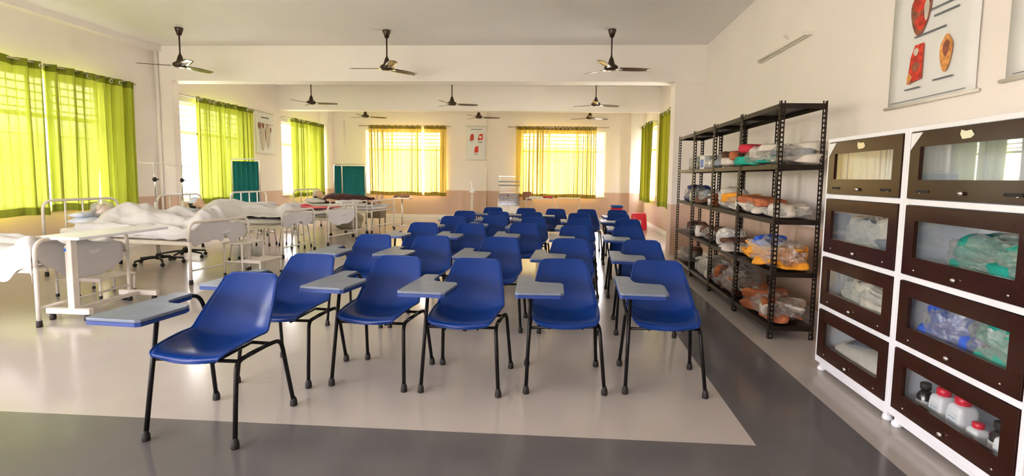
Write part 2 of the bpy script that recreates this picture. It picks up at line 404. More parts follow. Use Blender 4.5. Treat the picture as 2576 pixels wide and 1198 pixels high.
curtain((-1.47, CY), (-.66, CY), 'backlight-tinted golden curtain above the clear storage unit, on the far window', False, 4, .05, 2.81, .69, 10)
curtain((-.65, CY), (.93, CY), 'closely pleated backlight-tinted golden curtain beside the bright strip of the far window', False, 13, .045, 2.81, .69, 11)
CR = XR-.13
rod((CR, 10.0), (CR, 12.85), 2.765, 'curtain rod on the shelf-side wall just past the pillar')
curtain((CR, 11.2), (CR, 12.7), 'shade-tinted olive curtain on the shelf-side wall, partly behind the pillar', True, 7, .045, seed=12, top=True)
rod((CR, 13.9), (CR, 15.95), 2.765, 'curtain rod on the shelf-side wall near the far corner')
curtain((CR, 13.98), (CR, 15.7), 'shade-tinted olive curtain on the shelf-side wall nearest the far corner', True, 7, .045, seed=13, top=True)
rod((CX, 1.0), (CX, 4.4), 2.765, 'curtain rod over the window opposite the glass-door cabinets')
curtain((CX, 1.15), (CX, 2.25), 'lime curtain opposite the glass-door cabinets, panel further from the beds', folds=7, seed=14)
curtain((CX, 3.05), (CX, 4.2), 'lime curtain opposite the glass-door cabinets, panel closer to the beds', folds=7, seed=15)

# ------------------------------------------------------------------ fans
def make_fan():
    t = thing('ceiling_fan', '', 'fan', (0, 0, 0))
    obj('canopy', Lathe([(.012, 0), (.03, .0), (.05, .06), (.062, .10), (.062, .115)], (0, 0, ZC-.116)), M['fan'], t, smooth=True)
    obj('down_rod', Lathe([(.012, 0), (.012, .42)], (0, 0, ZC-.49), 10), M['fan'], t, smooth=True)
    obj('motor', Lathe([(.02, -.035), (.075, -.03), (.105, -.01), (.11, .02), (.095, .04), (.06, .06), (.045, .10), (.03, .15), (.018, .17), (.013, .19)], (0, 0, 2.97), 24), M['fan'], t, smooth=True)
    for k in range(3):
        a = k*2*PI/3; b = bm_()
        def f(u, v):
            r = .13+.47*u; w = (.055+.012*math.sin(PI*u))*(1 if u < .96 else .8)
            y = (v-.5)*2*w; z = 2.965+.006*math.cos((v-.5)*PI)-y*.22*(1-.3*u)+.004*u
            return Vector((r*math.cos(a)-y*math.sin(a), r*math.sin(a)+y*math.cos(a), z))
        grid(b, 12, 4, f); o = obj('blade', b, M['blade'], t, smooth=True); solid(o, .004)
        b = bm_(); box(b, .08, .17, -.02, .02, 2.958, 2.966)
        bmesh.ops.rotate(b, verts=b.verts, cent=(0, 0, 0), matrix=Matrix.Rotation(a, 3, 'Z')); obj('blade_iron', b, M['chrome'], o)
    return t
fan = make_fan()
FANS = [(-6.06, 8.2, 78, 'brown ceiling fan nearest the camera above the beds, one blade tip gleaming white'),
        (-2.81, 8.4, 58, 'brown ceiling fan of the nearest row, middle one, over the chair rows'),
        (.69, 8.4, 10, 'brown ceiling fan of the nearest row closest to the shelf-side wall'),
        (-6.0, 12.45, 10, 'brown ceiling fan between the two beams, above the beds'),
        (-2.64, 12.5, 15, 'brown ceiling fan between the two beams, middle one'),
        (.70, 12.5, 25, 'brown ceiling fan between the two beams, closest to the shelf-side wall'),
        (-5.75, 15.25, 30, 'small distant ceiling fan beyond the second beam, by the window corner'),
        (-2.45, 15.25, 10, 'small distant ceiling fan beyond the second beam, over the pillar chart'),
        (.70, 15.25, 30, 'small distant ceiling fan beyond the second beam, shelf side')]
for i, (x, y, a, lb) in enumerate(FANS):
    o = fan if i == 0 else copy_tree(fan)
    o.location = (x, y, 0); o.rotation_euler = (0, 0, R(a)); tag(o, lb, 'fan', 'brown ceiling fans')

# ------------------------------------------------------------------ chairs
def interp(tab, s):
    n = len(tab)-1; x = s*n; i = min(int(x), n-1); t = x-i
    p0 = tab[max(i-1, 0)]; p1 = tab[i]; p2 = tab[i+1]; p3 = tab[min(i+2, n)]
    return [.5*(2*b+(c-a)*t+(2*a-5*b+4*c-d)*t*t+(3*b-a-3*c+d)*t**3) for a, b, c, d in zip(p0, p1, p2, p3)]
def make_chair():
    t = thing('tablet_chair', '', 'chair')
    # y, z, half width, wing lift, wing direction angle (0 = up, 1 = forward)
    prof = [(-.262, .408, .150, .006, 0), (-.252, .430, .182, .012, 0), (-.20, .437, .198, .022, 0), (-.10, .430, .208, .045, .1), (0, .424, .214, .070, .25), (.085, .432, .216, .090, .5),
            (.140, .470, .214, .095, .8), (.178, .540, .204, .075, 1), (.213, .605, .188, .058, 1), (.248, .670, .170, .042, 1), (.276, .722, .157, .032, 1), (.285, .739, .152, .028, 1)]
    b = bm_()
    def f(u, v):
        y, z, hw, lift, dr = interp(prof, v); q = (u-.5)*2
        l = lift*abs(q)**2.2
        x = q*hw
        if v < .06: y += .03*q*q*(1-v/.06)
        if v > .9: z -= .022*abs(q)**14*((v-.9)/.1)
        return Vector((x, y-l*dr, z+l*(1-dr)))
    grid(b, 20, 36, f); sh = obj('seat_shell', b, M['blue'], t, smooth=True); solid(sh, .007)
    # rolled rim of the shell
    rim = [f(u/20, 0) for u in range(21)]+[f(1, v/36) for v in range(1, 37)]+[f(1-u/20, 1) for u in range(1, 21)]+[f(0, 1-v/36) for v in range(1, 37)]
    o = obj('rim', Tube(rim, .0055, 6), M['blue'], sh, smooth=True)
    r = .0115
    def leg(top, foot, extra=None):
        l = obj('leg', Tube(extra or [top, foot], r, 8), M['black'], t, smooth=True)
        d = (Vector(foot)-Vector(top)).normalized(); fx = Vector(foot)
        g = Lathe([(.017, 0), (.020, .006), (.019, .03), (.014, .045), (.0125, .05)], (fx.x, fx.y, 0), 10)
        obj('rubber_foot', g, M['rubber'], l, smooth=True)
    # window-side front leg runs on up to carry the tablet
    leg((-.212, -.162, .64), (-.236, -.245, .02))
    leg((-.215, .17, .385), (-.238, .238, .02), fillet([(-.205, .06, .402), (-.212, .165, .402), (-.238, .238, .02)], .05))
    leg((.205, -.20, .385), (.236, -.245, .02), fillet([(.196, -.03, .395), (.206, -.175, .395), (.236, -.245, .02)], .05))
    leg((.215, .17, .39), (.238, .238, .02), fillet([(.205, .06, .402), (.215, .17, .402), (.238, .238, .02)], .05))
    b = bm_()
    tube(b, [(.1965, -.075, .395), (.205, .065, .402)], r); tube(b, [(-.222, -.195, .385), (-.205, .065, .402)], r*.9)
    tube(b, [(-.222, -.19, .39), (.2, -.16, .393)], .009, 6); tube(b, [(-.205, .10, .40), (.208, .10, .40)], .009, 6)
    tube(b, [(-.1, -.205, .392), (-.1, .1, .404)], .008, 6); tube(b, [(.1, -.2, .392), (.1, .1, .404)], .008, 6)
    obj('seat_frame', b, M['black'], t, smooth=True)
    # arm tube: rises behind and runs forward under the tablet
    obj('arm_tube', Tube(fillet([(-.208, .12, .405), (-.232, .19, .50), (-.245, .145, .638), (-.245, -.20, .638), (-.208, -.165, .636)], .06), r, 8), M['black'], t, smooth=True)
    poly = [(-.30, -.45), (-.285, -.462), (-.05, -.462), (-.03, -.45), (-.02, -.21), (-.035, -.17), (-.16, -.15), (-.19, -.12), (-.20, -.07), (-.205, .045), (-.215, .06), (-.29, .06), (-.30, .045)]
    b = bm_(); prism(b, poly, .650, .664); tb = obj('writing_tablet', b, None, t, mats=[M['bluegrey']], bevel=.003)
    b = bm_(); prism(b, poly, .632, .6497); obj('tablet_edge', b, M['blueedge'], tb)
    return t
def rowname(i): return ['front row', 'second row', 'third row', 'fourth row', 'fifth row', 'last row'][i]
CH = []
front = [(-1.745, 2.58, -4), (-1.745, 3.31, -4), (-1.145, 3.32, -6), (-.585, 3.285, -3), (.02, 3.355, 3), (.64, 3.39, -2)]
rows = [[(-1.68, 4.72), (-1.15, 4.72), (-.53, 4.71), (.08, 4.70), (.70, 4.72)],
        [(-1.57, 6.03), (-1.02, 6.05), (-.42, 6.15), (.16, 6.01), (.74, 6.04)],
        [(-1.44, 7.08), (-.92, 7.30), (-.38, 7.13), (.23, 7.08), (.86, 7.10)],
        [(-1.48, 8.18), (-.96, 8.14), (-.45, 8.19), (.27, 8.11), (.85, 8.18)],
        [(-1.20, 9.26), (-.61, 9.20), (-.10, 9.12), (.43, 9.17), (.94, 9.10)]]
seat = ['at the bed-side end', 'second seat from the beds', 'middle seat', 'second seat from the shelves', 'at the shelf-side end']
lab0 = ['blue tablet chair standing alone ahead of the others, on the grey floor band', 'blue tablet chair directly behind the lone front chair',
        'blue tablet chair of the front row, second seat from the beds', 'blue tablet chair of the front row, middle seat', 'blue tablet chair of the front row, second seat from the shelves', 'blue tablet chair of the front row, at the shelf-side end']
proto = make_chair(); rnd = random.Random(4)
for (x, y, a), lb in zip(front, lab0): CH.append((x, y, a, lb))
for i, r_ in enumerate(rows):
    for j, (x, y) in enumerate(r_):
        CH.append((x*1.037-.02, y*1.037-.29, rnd.uniform(-3, 3), f'blue tablet chair of the {rowname(i+1)}, {seat[j]}'))
for i, (x, y, a, lb) in enumerate(CH):
    o = proto if i == 0 else copy_tree(proto)
    o.location = (x, y, 0); o.rotation_euler = (0, 0, R(a)); tag(o, lb, 'chair', 'blue tablet chairs in rows')

# ------------------------------------------------------------------ beds
BL, BWD = 2.05, .97
MAT_Z = .60
def make_bed():
    t = thing('hospital_bed', '', 'bed')
    hx, fx, w = -BL/2, BL/2, BWD/2; r = .017
    for nm, x, top in (('head_rail', hx, .93), ('foot_rail', fx, .72)):
        obj(nm, Tube(fillet([(x, -w, .5), (x, -w, top), (x, w, top), (x, w, .5)], .13, 8), r, 10), M['cream'], t, smooth=True)
        if nm == 'head_rail':
            for y in (-.22, 0, .22): obj('head_bar', Tube([(x, y, .55), (x, y, top)], .011, 8), M['cream'], t, smooth=True)
        b = bm_(); tube(b, [(x, -w, .16), (x, w, .16)], .011); obj('stretcher', b, M['cream'], t, smooth=True)
        for y in (-w, w):
            l = obj('leg', Tube([(x, y, .5), (x, y, .03)], r, 10), M['cream'], t, smooth=True)
            obj('rubber_foot', Lathe([(.021, 0), (.023, .01), (.021, .055)], (x, y, 0), 10), M['rubber'], l, smooth=True)
    b = bm_(); box(b, hx, fx, -w-.005, -w+.03, .455, .5); box(b, hx, fx, w-.03, w+.005, .455, .5)
    for k in range(9): x = hx+.1+k*(BL-.2)/8; box(b, x, x+.05, -w+.03, w-.03, .475, .495)
    obj('bed_frame', b, M['cream'], t)
    return t
bedp = make_bed()
def soft_box(lx, ly, lz, r=.04, nz=.006, sc=5, seed=0):
    b = bm_(); bmesh.ops.create_cube(b, size=2)
    bmesh.ops.subdivide_edges(b, edges=b.edges, cuts=9, use_grid_fill=True)
    for v in b.verts:
        p = v.co.copy(); e = 5
        l = (abs(p.x)**e+abs(p.y)**e+abs(p.z)**e)**(1/e); p /= l
        p = Vector((p.x*lx/2, p.y*ly/2, p.z*lz/2)); n = noise.noise(p*sc+Vector((seed, 0, 0)))
        v.co = p*(1+nz*4*n/max(lz, .05)*.5)
    return b
def pillow_bm(lx, ly, lz, seed=0):
    b = bm_()
    def f(u, v, s):
        x = (u-.5)*2; y = (v-.5)*2; e = (max(0, 1-abs(x)**2.6)*max(0, 1-abs(y)**2.6))**.42
        p = Vector((x*lx/2*(1-.06*y*y), y*ly/2*(1-.06*x*x), 0)); p.z = s*lz/2*e*(1+.22*noise.noise(p*5+Vector((seed, s, 0)))); return p
    for s in (1, -1): grid(b, 18, 18, lambda u, v: f(u, v, s))
    bmesh.ops.remove_doubles(b, verts=b.verts, dist=1e-4); bmesh.ops.recalc_face_normals(b, faces=b.faces)
    return b
def bodyh(x, y):
    """height of a lying body above the mattress; x along the bed (head negative)"""
    h = 0
    def e(cx, cy, rx, ry, hh):
        nonlocal h
        q = 1-((x-cx)/rx)**2-((y-cy)/ry)**2
        if q > 0: h = max(h, hh*q**.5)
    e(-.32, 0, .30, .30, .215); e(-.1, 0, .35, .29, .215); e(.1, 0, .3, .25, .2)
    for s in (-1, 1):
        e(.25, s*.1, .42, .12, .185); e(.6, s*.1, .42, .085, .135); e(.88, s*.11, .16, .11, .22)
        e(-.2, s*.27, .45, .07, .12)
    return h
def sheet(seed, a0, a1, near, far_, foot, body=True, lump=None, wr=.012, name=None):
    """cloth over the mattress; near / far_ / foot are the hanging lengths"""
    b = bm_(); hw = BWD/2-.03; top = MAT_Z+.006; xe = BL/2-.035; sm = {}
    def H(x, y):
        h = 0
        if body:
            for dx in (-.04, 0, .04):
                for dy in (-.05, 0, .05): h += bodyh(x+dx, y+dy)/9
            h += .01
        if lump: h += lump(x, y)
        n = noise.noise(Vector((x*3+seed, y*5, seed*2.1)))+.5*noise.noise(Vector((x*7, y*9+x*4, seed)))
        ridge = 1-abs(noise.noise(Vector((x*2.2+y*2.5, y*2-x, seed+5))))*2.2
        return h+max(0, wr*n+wr*1.3*max(0, ridge))+.004
    yT = near+far_+2*hw; xT = (a1-a0)+foot
    def f(u, v):
        s = a0+u*xT; q = -hw-near+v*yT
        x = min(s, xe) if foot else s; ex = max(0, s-xe) if foot else 0; y = max(-hw, min(hw, q)); ey = abs(q)-hw if abs(q) > hw else 0
        if ex > 0: ex *= 1-.45*(y/hw)**2*(1 if ey == 0 else 1.5)
        z = top+H(x, y)
        if ey > 0:
            k = min(1, ey/.05); sg = -1 if q < 0 else 1
            z -= ey*(.93+.07*math.sin(5*x+seed))*(1 if ey > .03 else .6)
            y += sg*(.035*k+.018*k*math.sin(14*x+seed)+.02*ey)
        if ex > 0:
            k = min(1, ex/.05); z -= ex; x += .012*k+.01*k*math.sin(11*y+seed)
        return Vector((x, y, max(z, .06)))
    grid(b, 64, 48, f); o = obj(name or 'bed_sheet', b, M['sheet'], None, smooth=True); solid(o, .003); subsurf(o)
    return o
def cap(bm, p0, p1, r0, r1, n=6):
    P0 = Vector(p0); P1 = Vector(p1)
    for i in range(n+1):
        t = i/n; r = r0+(r1-r0)*t; ell(bm, P0.lerp(P1, t), (r, r, r), 12, 8)
def body_bm(upright=True):
    b = bm_()
    ell(b, (-.77, 0, .12), (.118, .080, .098)); ell(b, (-.68, 0, .135), (.05, .05, .06)); ell(b, (-.735, 0, .218), (.024, .012, .018)); ell(b, (-.70, 0, .20), (.014, .024, .012))
    ell(b, (-.80, .03, .203), (.012, .014, .01)); ell(b, (-.80, -.03, .203), (.012, .014, .01))
    for s in (-1, 1): ell(b, (-.76, s*.082, .11), (.032, .010, .022))
    for v in b.verts: v.co.z += .06          # the head is propped on a pillow
    cap(b, (-.67, 0, .155), (-.54, 0, .1), .054, .06, 5)
    ell(b, (-.38, 0, .11), (.22, .165, .108)); ell(b, (-.16, 0, .10), (.2, .142, .098)); ell(b, (.0, 0, .1), (.15, .165, .1))
    for s in (-1, 1):
        cap(b, (-.5, s*.15, .1), (-.5, s*.1, .11), .06, .07, 3)
        cap(b, (-.5, s*.19, .09), (-.22, s*.25, .07), .05, .038); cap(b, (-.22, s*.25, .07), (.04, s*.25, .06), .037, .025)
        ell(b, (.10, s*.25, .05), (.05, .038, .018))
        for k, (dy, l) in enumerate(((-.027, .065), (-.009, .078), (.009, .073), (.027, .055))):
            cap(b, (.135, s*.25+dy, .05), (.135+l*.6, s*.25+dy*1.1, .045), .009, .0085, 4); cap(b, (.135+l*.6, s*.25+dy*1.1, .045), (.135+l, s*.25+dy*1.1, .03), .0085, .0075, 3)
        cap(b, (.09, s*.25-s*.035, .05), (.135, s*.25-s*.065, .04), .011, .009, 4)
        cap(b, (.03, s*.085, .09), (.43, s*.1, .08), .085, .056, 8); cap(b, (.43, s*.1, .08), (.82, s*.1, .06), .055, .036, 8)
        cap(b, (.86, s*.1, .04), (.90, s*.115, .20) if upright else (.96, s*.12, .11), .038, .034, 5)
        if not upright: cap(b, (.96, s*.12, .11), (1.0, s*.12, .10), .03, .022, 3)
        for k in range(5 if upright else 0): cap(b, (.90, s*.115+(k-2)*.016, .20), (.90, s*.115+(k-2)*.018, .235-abs(k-(1 if s > 0 else 3))*.005), .012, .009, 2)
    return b
def manikin(parent_bed_loc, rz, label, hair=True, capm=None, upright=False):
    o = thing('patient_manikin', label, 'manikin', parent_bed_loc, rz)
    bd = obj('body', body_bm(upright), M['skin'], o, smooth=True)
    rm = bd.modifiers.new('skin', 'REMESH'); rm.mode = 'VOXEL'; rm.voxel_size = .0085; rm.use_smooth_shade = True
    s = bd.modifiers.new('soft', 'SMOOTH'); s.factor = .5; s.iterations = 3
    if hair:
        b = bm_(); ell(b, (-.795, 0, .112), (.112, .088, .100), 20, 12)
        for v in list(b.verts):
            if v.co.z > .15 and v.co.x > -.80: v.co.x = -.80-(v.co.z-.15)*.4
            elif v.co.x > -.74: v.co.x = -.74
        for v in b.verts: v.co.z += .06
        obj('hair', b, capm or M['hair'], o, smooth=True)
    return o
BEDS = [(-5.36, 4.50, 2, 'white hospital bed nearest the camera, its foot behind the overbed table'),
        (-5.24, 6.42, -7, 'white hospital bed second from the camera, with bundled manikin under sheets'),
        (-5.28, 8.35, -2, 'white hospital bed beside the window-side pillar, manikin head uncovered'),
        (-5.20, 10.02, -9, 'white hospital bed with the red cloth spread on it'),
        (-5.15, 12.25, -12, 'white hospital bed furthest away, carrying the maroon-dressed manikin')]
BT = []
for i, (x, y, a, lb) in enumerate(BEDS):
    o = bedp if i == 0 else copy_tree(bedp)
    o.location = (x, y, 0); o.rotation_euler = (0, 0, R(a)); tag(o, lb, 'bed', 'hospital beds along the windows')
    BT.append((Vector((x, y, 0)), R(a)))
def on_bed(i, o, dx=0, dy=0, z=0, rz=0):
    p, a = BT[i]; q = Matrix.Rotation(a, 3, 'Z') @ Vector((dx, dy, 0)); o.location = (p.x+q.x, p.y+q.y, z); o.rotation_euler = (0, 0, a+rz); return o
for i in range(5):
    b = soft_box(BL-.07, BWD-.05, .10); bmesh.ops.translate(b, verts=b.verts, vec=(0, 0, .05))
    o = obj('mattress', b, M['mattress'], smooth=True)
    tag(o, ['grey white mattress on the nearest bed, mostly under its sheet', 'pale mattress under the bundled manikin', 'pale mattress whose edge shows on the bed by the pillar', 'pale mattress beneath the red cloth', 'pale mattress beneath the maroon-dressed manikin'][i], 'mattress', 'bed mattresses')
    on_bed(i, o, 0, 0, .50)
S = [dict(seed=1, a0=-1.0, a1=.985, near=.30, far_=.1, foot=.34, body=False, wr=.04, lump=lambda x, y: .13*math.exp(-((x-.95)/.13)**2-((y+.35)/.2)**2)),
     dict(seed=2, a0=-.56, a1=.985, near=.12, far_=.1, foot=.30, body=True, wr=.05),
     dict(seed=3, a0=-.58, a1=.985, near=.03, far_=.08, foot=.26, body=True, wr=.028),
     dict(seed=4, a0=-1.0, a1=.985, near=.05, far_=.05, foot=.30, body=False, wr=.02),
     dict(seed=5, a0=-1.0, a1=.985, near=.03, far_=.03, foot=.03, body=False, wr=.006)]
SL = ['rumpled white sheet hanging off the nearest bed by the overbed table', 'creased white sheet drawn over the bundled manikin', 'smooth white sheet over the manikin with the uncovered head',
      'white sheet under the red cloth, sagging over the bed foot', 'flat pale sheet beneath the maroon-dressed manikin']
for i in range(5): on_bed(i, tag(sheet(**S[i]), SL[i], 'sheet', 'white bed sheets'))
def place_pillow(i, dx, dy, z, rz, label, m='pillow', s=(.36, .56, .11), seed=0):
    o = obj('pillow', pillow_bm(*s, seed=seed), M[m], smooth=True); tag(o, label, 'pillow', 'bed pillows'); on_bed(i, o, dx, dy, z, rz)
place_pillow(1, -.80, .0, .66, 0, 'bluish white pillow under the bundled head, lower of the two', seed=1)
place_pillow(1, -.90, .0, .735, .1, 'bluish white pillow under the bundled head, upper of the two', s=(.22, .50, .08), seed=2)
place_pillow(2, -.82, 0, .665, 0, 'white pillow under the uncovered manikin head', seed=3)
place_pillow(3, -.78, .05, .68, 0, 'plump white pillow on the bed with the red cloth', 'sheet', seed=4)
place_pillow(4, -.82, .05, .67, 0, 'pale blue pillow at the head of the furthest bed', seed=5, s=(.34, .5, .11))
place_pillow(4, -.55, -.28, .665, .2, 'loose white pillow beside the maroon-dressed manikin', 'sheet', seed=6, s=(.4, .34, .09))
place_pillow(0, -.80, .0, .69, 0, 'white pillow at the head of the nearest bed', seed=7)
m1 = manikin((0, 0, 0), 0, 'patient manikin lying under a creased sheet, head wrapped in clear plastic'); m1.scale = (.93, .93, .93); on_bed(1, m1, .0, 0, .615)
for o in m1.children: pass
b = bm_(); ell(b, (-.76, 0, .19), (.17, .13, .135), 28, 18)
for v in b.verts: v.co += (v.co-Vector((-.76, 0, .18))).normalized()*.03*noise.noise(v.co*14)
obj('plastic_wrap', b, M['film'], m1, smooth=True)
m2 = manikin((0, 0, 0), 0, 'patient manikin by the pillar, dark hair showing above the smooth sheet'); m2.scale = (.93, .93, .93); on_bed(2, m2, -.02, 0, .615)
b = bm_(); ell(b, (-.80, 0, .145), (.10, .094, .10), 20, 12)
for v in b.verts:
    if v.co.z < .14: v.co.z = .14+(v.co.z-.14)*.15
    v.co.z += .06
obj('cap', b, M['pillow'], m2, smooth=True)
m3 = manikin((0, 0, 0), 0, 'patient manikin in maroon clothes on the furthest bed, bare feet upright', upright=True); on_bed(4, m3, .0, .06, .615)
b = bm_(); ell(b, (-.81, 0, .13), (.10, .092, .105), 20, 12)
for v in b.verts:
    if v.co.x > -.78: v.co.x = -.78
    v.co.z += .06
obj('cap', b, M['offw'], m3, smooth=True)
b = bm_()
def gown(u, v):
    x = -.60+u*1.28; q = -1+2*v; w = .27+.02*math.sin(9*x)-(max(0, x)*.10); h = 0
    y = q*w
    for dx in (-.03, 0, .03): h += bodyh(x+dx, y)/3
    z = max(.004, h*1.06)+.008+.006*noise.noise(Vector((x*9, y*9, 2)))
    return Vector((x, y, z if abs(q) < .99 else .002))
grid(b, 40, 24, gown); o = obj('gown', b, M['maroon'], m3, smooth=True); solid(o, .004)
b = bm_()
def redc(u, v):
    x = (u-.5)*1.05; y = (v-.5)*.62+.05*math.sin(4*x)
    return Vector((x, y, .012+.022*abs(noise.noise(Vector((x*4, y*6, 3))))+.03*math.exp(-((x+.2)/.1)**2)*(.5+v)))
grid(b, 40, 24, redc); o = obj('red_cloth', b, M['red'], smooth=True); solid(o, .008); tag(o, 'bright red folded cloth spread across a white bed', 'cloth'); on_bed(3, o, .28, -.02, .645)

# overbed table at the nearest bed
t = thing('overbed_table', 'cream overbed table straddling the foot of the nearest bed', 'table', (-4.26, 4.68, 0))
obj('table_top', Box(-.21, .21, -.50, .52, .715, .74), M['white'], t, bevel=.006)
obj('column', Box(.02, .065, -.43, -.37, .1, .715), M['cream'], t, bevel=.005)
obj('column_sleeve', Box(-.005, .02, -.42, -.38, .1, .66), M['cream'], t, bevel=.004)
for y in (-.41, .35):
    f = obj('foot_bar', Box(-.20, .20, y-.025, y+.025, .06, .11), M['cream'], t, bevel=.005)
    for x in (-.16, .16): obj('castor', Lathe([(.01, 0), (.024, .005), (.026, .03), (.02, .055), (.01, .06)], (x, y, 0), 12), M['rubber'], f, smooth=True)
obj('base_bar', Box(-.02, .02, -.385, .325, .07, .1), M['cream'], t)
b = bm_(); ell(b, (0, -.40, .62), (.02, .03, .02), 10, 6); obj('blue_knob', b, M['bluep'], t, smooth=True)

def step_stool(loc, rz, label, w=.42):
    t = thing('step_stool', label, 'stool', loc, rz, 'cream step stools')
    obj('top_step', Box(-.14, .14, -w/2, w/2, .40, .42), M['cream'], t, bevel=.004)
    obj('lower_step', Box(.14, .40, -w/2, w/2, .19, .21), M['cream'], t, bevel=.004)
    for x, h in ((-.13, .40), (.13, .40), (.385, .19)):
        for y in (-w/2+.015, w/2-.015):
            l = obj('leg', Tube([(x, y, .02), (x, y, h)], .012, 8), M['cream'], t, smooth=True)
            obj('rubber_foot', Lathe([(.015, 0), (.016, .03)], (x, y, 0), 8), M['rubber'], l)
    for y in (-w/2+.015, w/2-.015): obj('side_rail', Tube([(-.13, y, .18), (.385, y, .18)], .010, 6), M['cream'], t)
step_stool((-4.12, 6.60, 0), R(-8), 'cream two-step footstool at the foot of the bundled manikin bed')
step_stool((-5.05, 5.27, 0), R(-5), 'cream two-step footstool seen under the nearest bed')

def iv_stand(x, y, h, label, a=0):
    t = thing('iv_stand', label, 'drip stand', (x, y, 0), a, 'drip stands between the beds')
    obj('pole', Tube([(0, 0, .12), (0, 0, h*.62)], .022, 10), M['cream'], t, smooth=True)
    obj('inner_pole', Tube([(0, 0, h*.6), (0, 0, h)], .009, 8), M['steel'], t, smooth=True)
    b = bm_(); ell(b, (0, 0, h*.84), (.028, .028, .035), 10, 8); tube(b, [(0, 0, h*.84), (.05, 0, h*.84)], .009, 6); obj('clamp_knob', b, M['rubber'], t, smooth=True)
    b = bm_(); tube(b, smooth_path([(-.2, 0, h+.012), (-.1, 0, h-.004), (0, 0, h), (.1, 0, h-.004), (.2, 0, h+.012)], 4), .005, 6); lathe(b, [(.03, .0), (.008, -.03)], (0, 0, h), 10); obj('hook_bar', b, M['steel'], t, smooth=True)
    obj('hub', Lathe([(.03, .07), (.04, .09), (.035, .14), (.02, .16)], (0, 0, 0), 12), M['rubber'], t, smooth=True)
    for k in range(5):
        q = 2*PI*k/5+.3; c, s = math.cos(q), math.sin(q)
        l = obj('base_leg', Tube([(0, 0, .10), (c*.12, s*.12, .10), (c*.30, s*.30, .075)], .018, 8, .013), M['rubber'], t, smooth=True)
        b = bm_(); ell(b, (c*.30, s*.30, .028), (.028, .028, .028), 10, 8); tube(b, [(c*.30, s*.30, .03), (c*.30, s*.30, .075)], .008, 6); obj('castor', b, M['rubber'], l, smooth=True)
iv_stand(-5.68, 7.08, 1.42, 'tall drip stand with black five-legged base beside the bundled manikin bed', .2)
iv_stand(-5.76, 7.72, 1.40, 'drip stand with black base just in front of the pillow by the pillar', .8)

def screen(pts, zt, label, m='teal', pleat=True):
    t = thing('ward_screen', label, 'screen', (pts[0][0], pts[0][1], 0), 0, 'teal ward screens')
    o0 = Vector((pts[0][0], pts[0][1], 0))
    for i, (a, b_) in enumerate(zip(pts, pts[1:])):
        A = Vector((a[0], a[1], 0))-o0; B = Vector((b_[0], b_[1], 0))-o0; d = (B-A).normalized(); n = Vector((-d.y, d.x, 0)); L = (B-A).length
        Z = Vector((0, 0, 1))
        obj('frame', Tube(fillet([A+Z*.05, A+Z*zt, B+Z*zt, B+Z*.05], .05), .014, 8), M['steel'], t, smooth=True)
        b = bm_(); tube(b, [A+Z*.3, B+Z*.3], .010, 6); obj('lower_rail', b, M['steel'], t, smooth=True)
        b = bm_(); am = .018 if pleat else .004
        grid(b, 60, 4, lambda u, v: A.lerp(B, .04+.92*u)+Z*(zt-.05-(zt-.38)*v)+n*am*math.sin(u*L*60))
        o = obj('cloth', b, M[m], t, smooth=True); solid(o, .003)
        for q in (A, B): obj('foot', Lathe([(.02, 0), (.026, .01), (.026, .04), (.014, .05)], tuple(q), 8), M['rubber'], t)
screen([(-7.12, 11.05), (-6.62, 11.25)], 1.60, 'teal pleated ward screen in front of the middle window')
screen([(-5.98, 13.6), (-5.86, 13.78), (-5.22, 13.8)], 1.57, 'dark teal folding ward screen standing behind the furthest bed', pleat=False)

def round_stool(x, y, h, label, m='cream', seat='steel'):
    t = thing('round_stool', label, 'stool', (x, y, 0), 0, 'round metal stools')
    obj('seat', Lathe([(.13, 0), (.15, .005), (.15, .025), (.14, .03)], (0, 0, h-.03), 20), M[seat], t, smooth=True)
    for k in range(4):
        q = PI/4+k*PI/2; c, s = math.cos(q), math.sin(q)
        l = obj('leg', Tube([(c*.09, s*.09, h-.03), (c*.12, s*.12, h-.1), (c*.17, s*.17, .02)], .011, 8), M[m], t, smooth=True)
        obj('rubber_foot', Lathe([(.016, 0), (.017, .02), (.012, .06)], (c*.17, s*.17, 0), 8), M['rubber'], l, smooth=True)
    b = bm_(); ring = [Vector((.135*math.cos(q*PI/8), .135*math.sin(q*PI/8), h*.5)) for q in range(17)]; tube(b, ring, .007, 6); obj('foot_ring', b, M['steel'], t, smooth=True)
round_stool(-4.75, 7.55, .45, 'round steel stool between the two sheet-covered manikin beds')
round_stool(-5.35, 9.25, .48, 'round stool under the near edge of the red cloth bed, closest to the windows')
round_stool(-4.95, 9.30, .48, 'round stool beside the red cloth bed, middle of three')
round_stool(-4.60, 9.05, .48, 'round stool beside the red cloth bed, closest to the bed foot')

# utility trolley with dark blanket beyond the red-cloth bed
t = thing('utility_trolley', 'white frame trolley between the two furthest beds', 'trolley', (-4.55, 11.05, 0), R(-6))
obj('upper_shelf', Box(-.26, .26, -.32, .32, .66, .68), M['cream'], t, bevel=.004)
obj('lower_shelf', Box(-.26, .26, -.32, .32, .14, .155), M['cream'], t, bevel=.004)
for x in (-.25, .25):
    for y in (-.31, .31):
        l = obj('post', Tube([(x, y, .08), (x, y, .74)], .014, 8), M['cream'], t, smooth=True)
        b = bm_(); ell(b, (x, y, .04), (.035, .02, .04), 12, 8); obj('castor', b, M['rubber'], l, smooth=True)
obj('push_rail', Tube([(.25, -.31, .74), (.25, .31, .74)], .012, 8), M['cream'], t)
b = soft_box(.44, .56, .30, nz=.05, sc=6, seed=3); bmesh.ops.translate(b, verts=b.verts, vec=(0, 0, .15))
o = obj('dark_blanket', b, M['locker'], smooth=True); tag(o, 'dark olive folded blanket bundle on the lower trolley shelf', 'blanket'); o.location = (-4.55, 11.05, .157); o.rotation_euler = (0, 0, R(-6))
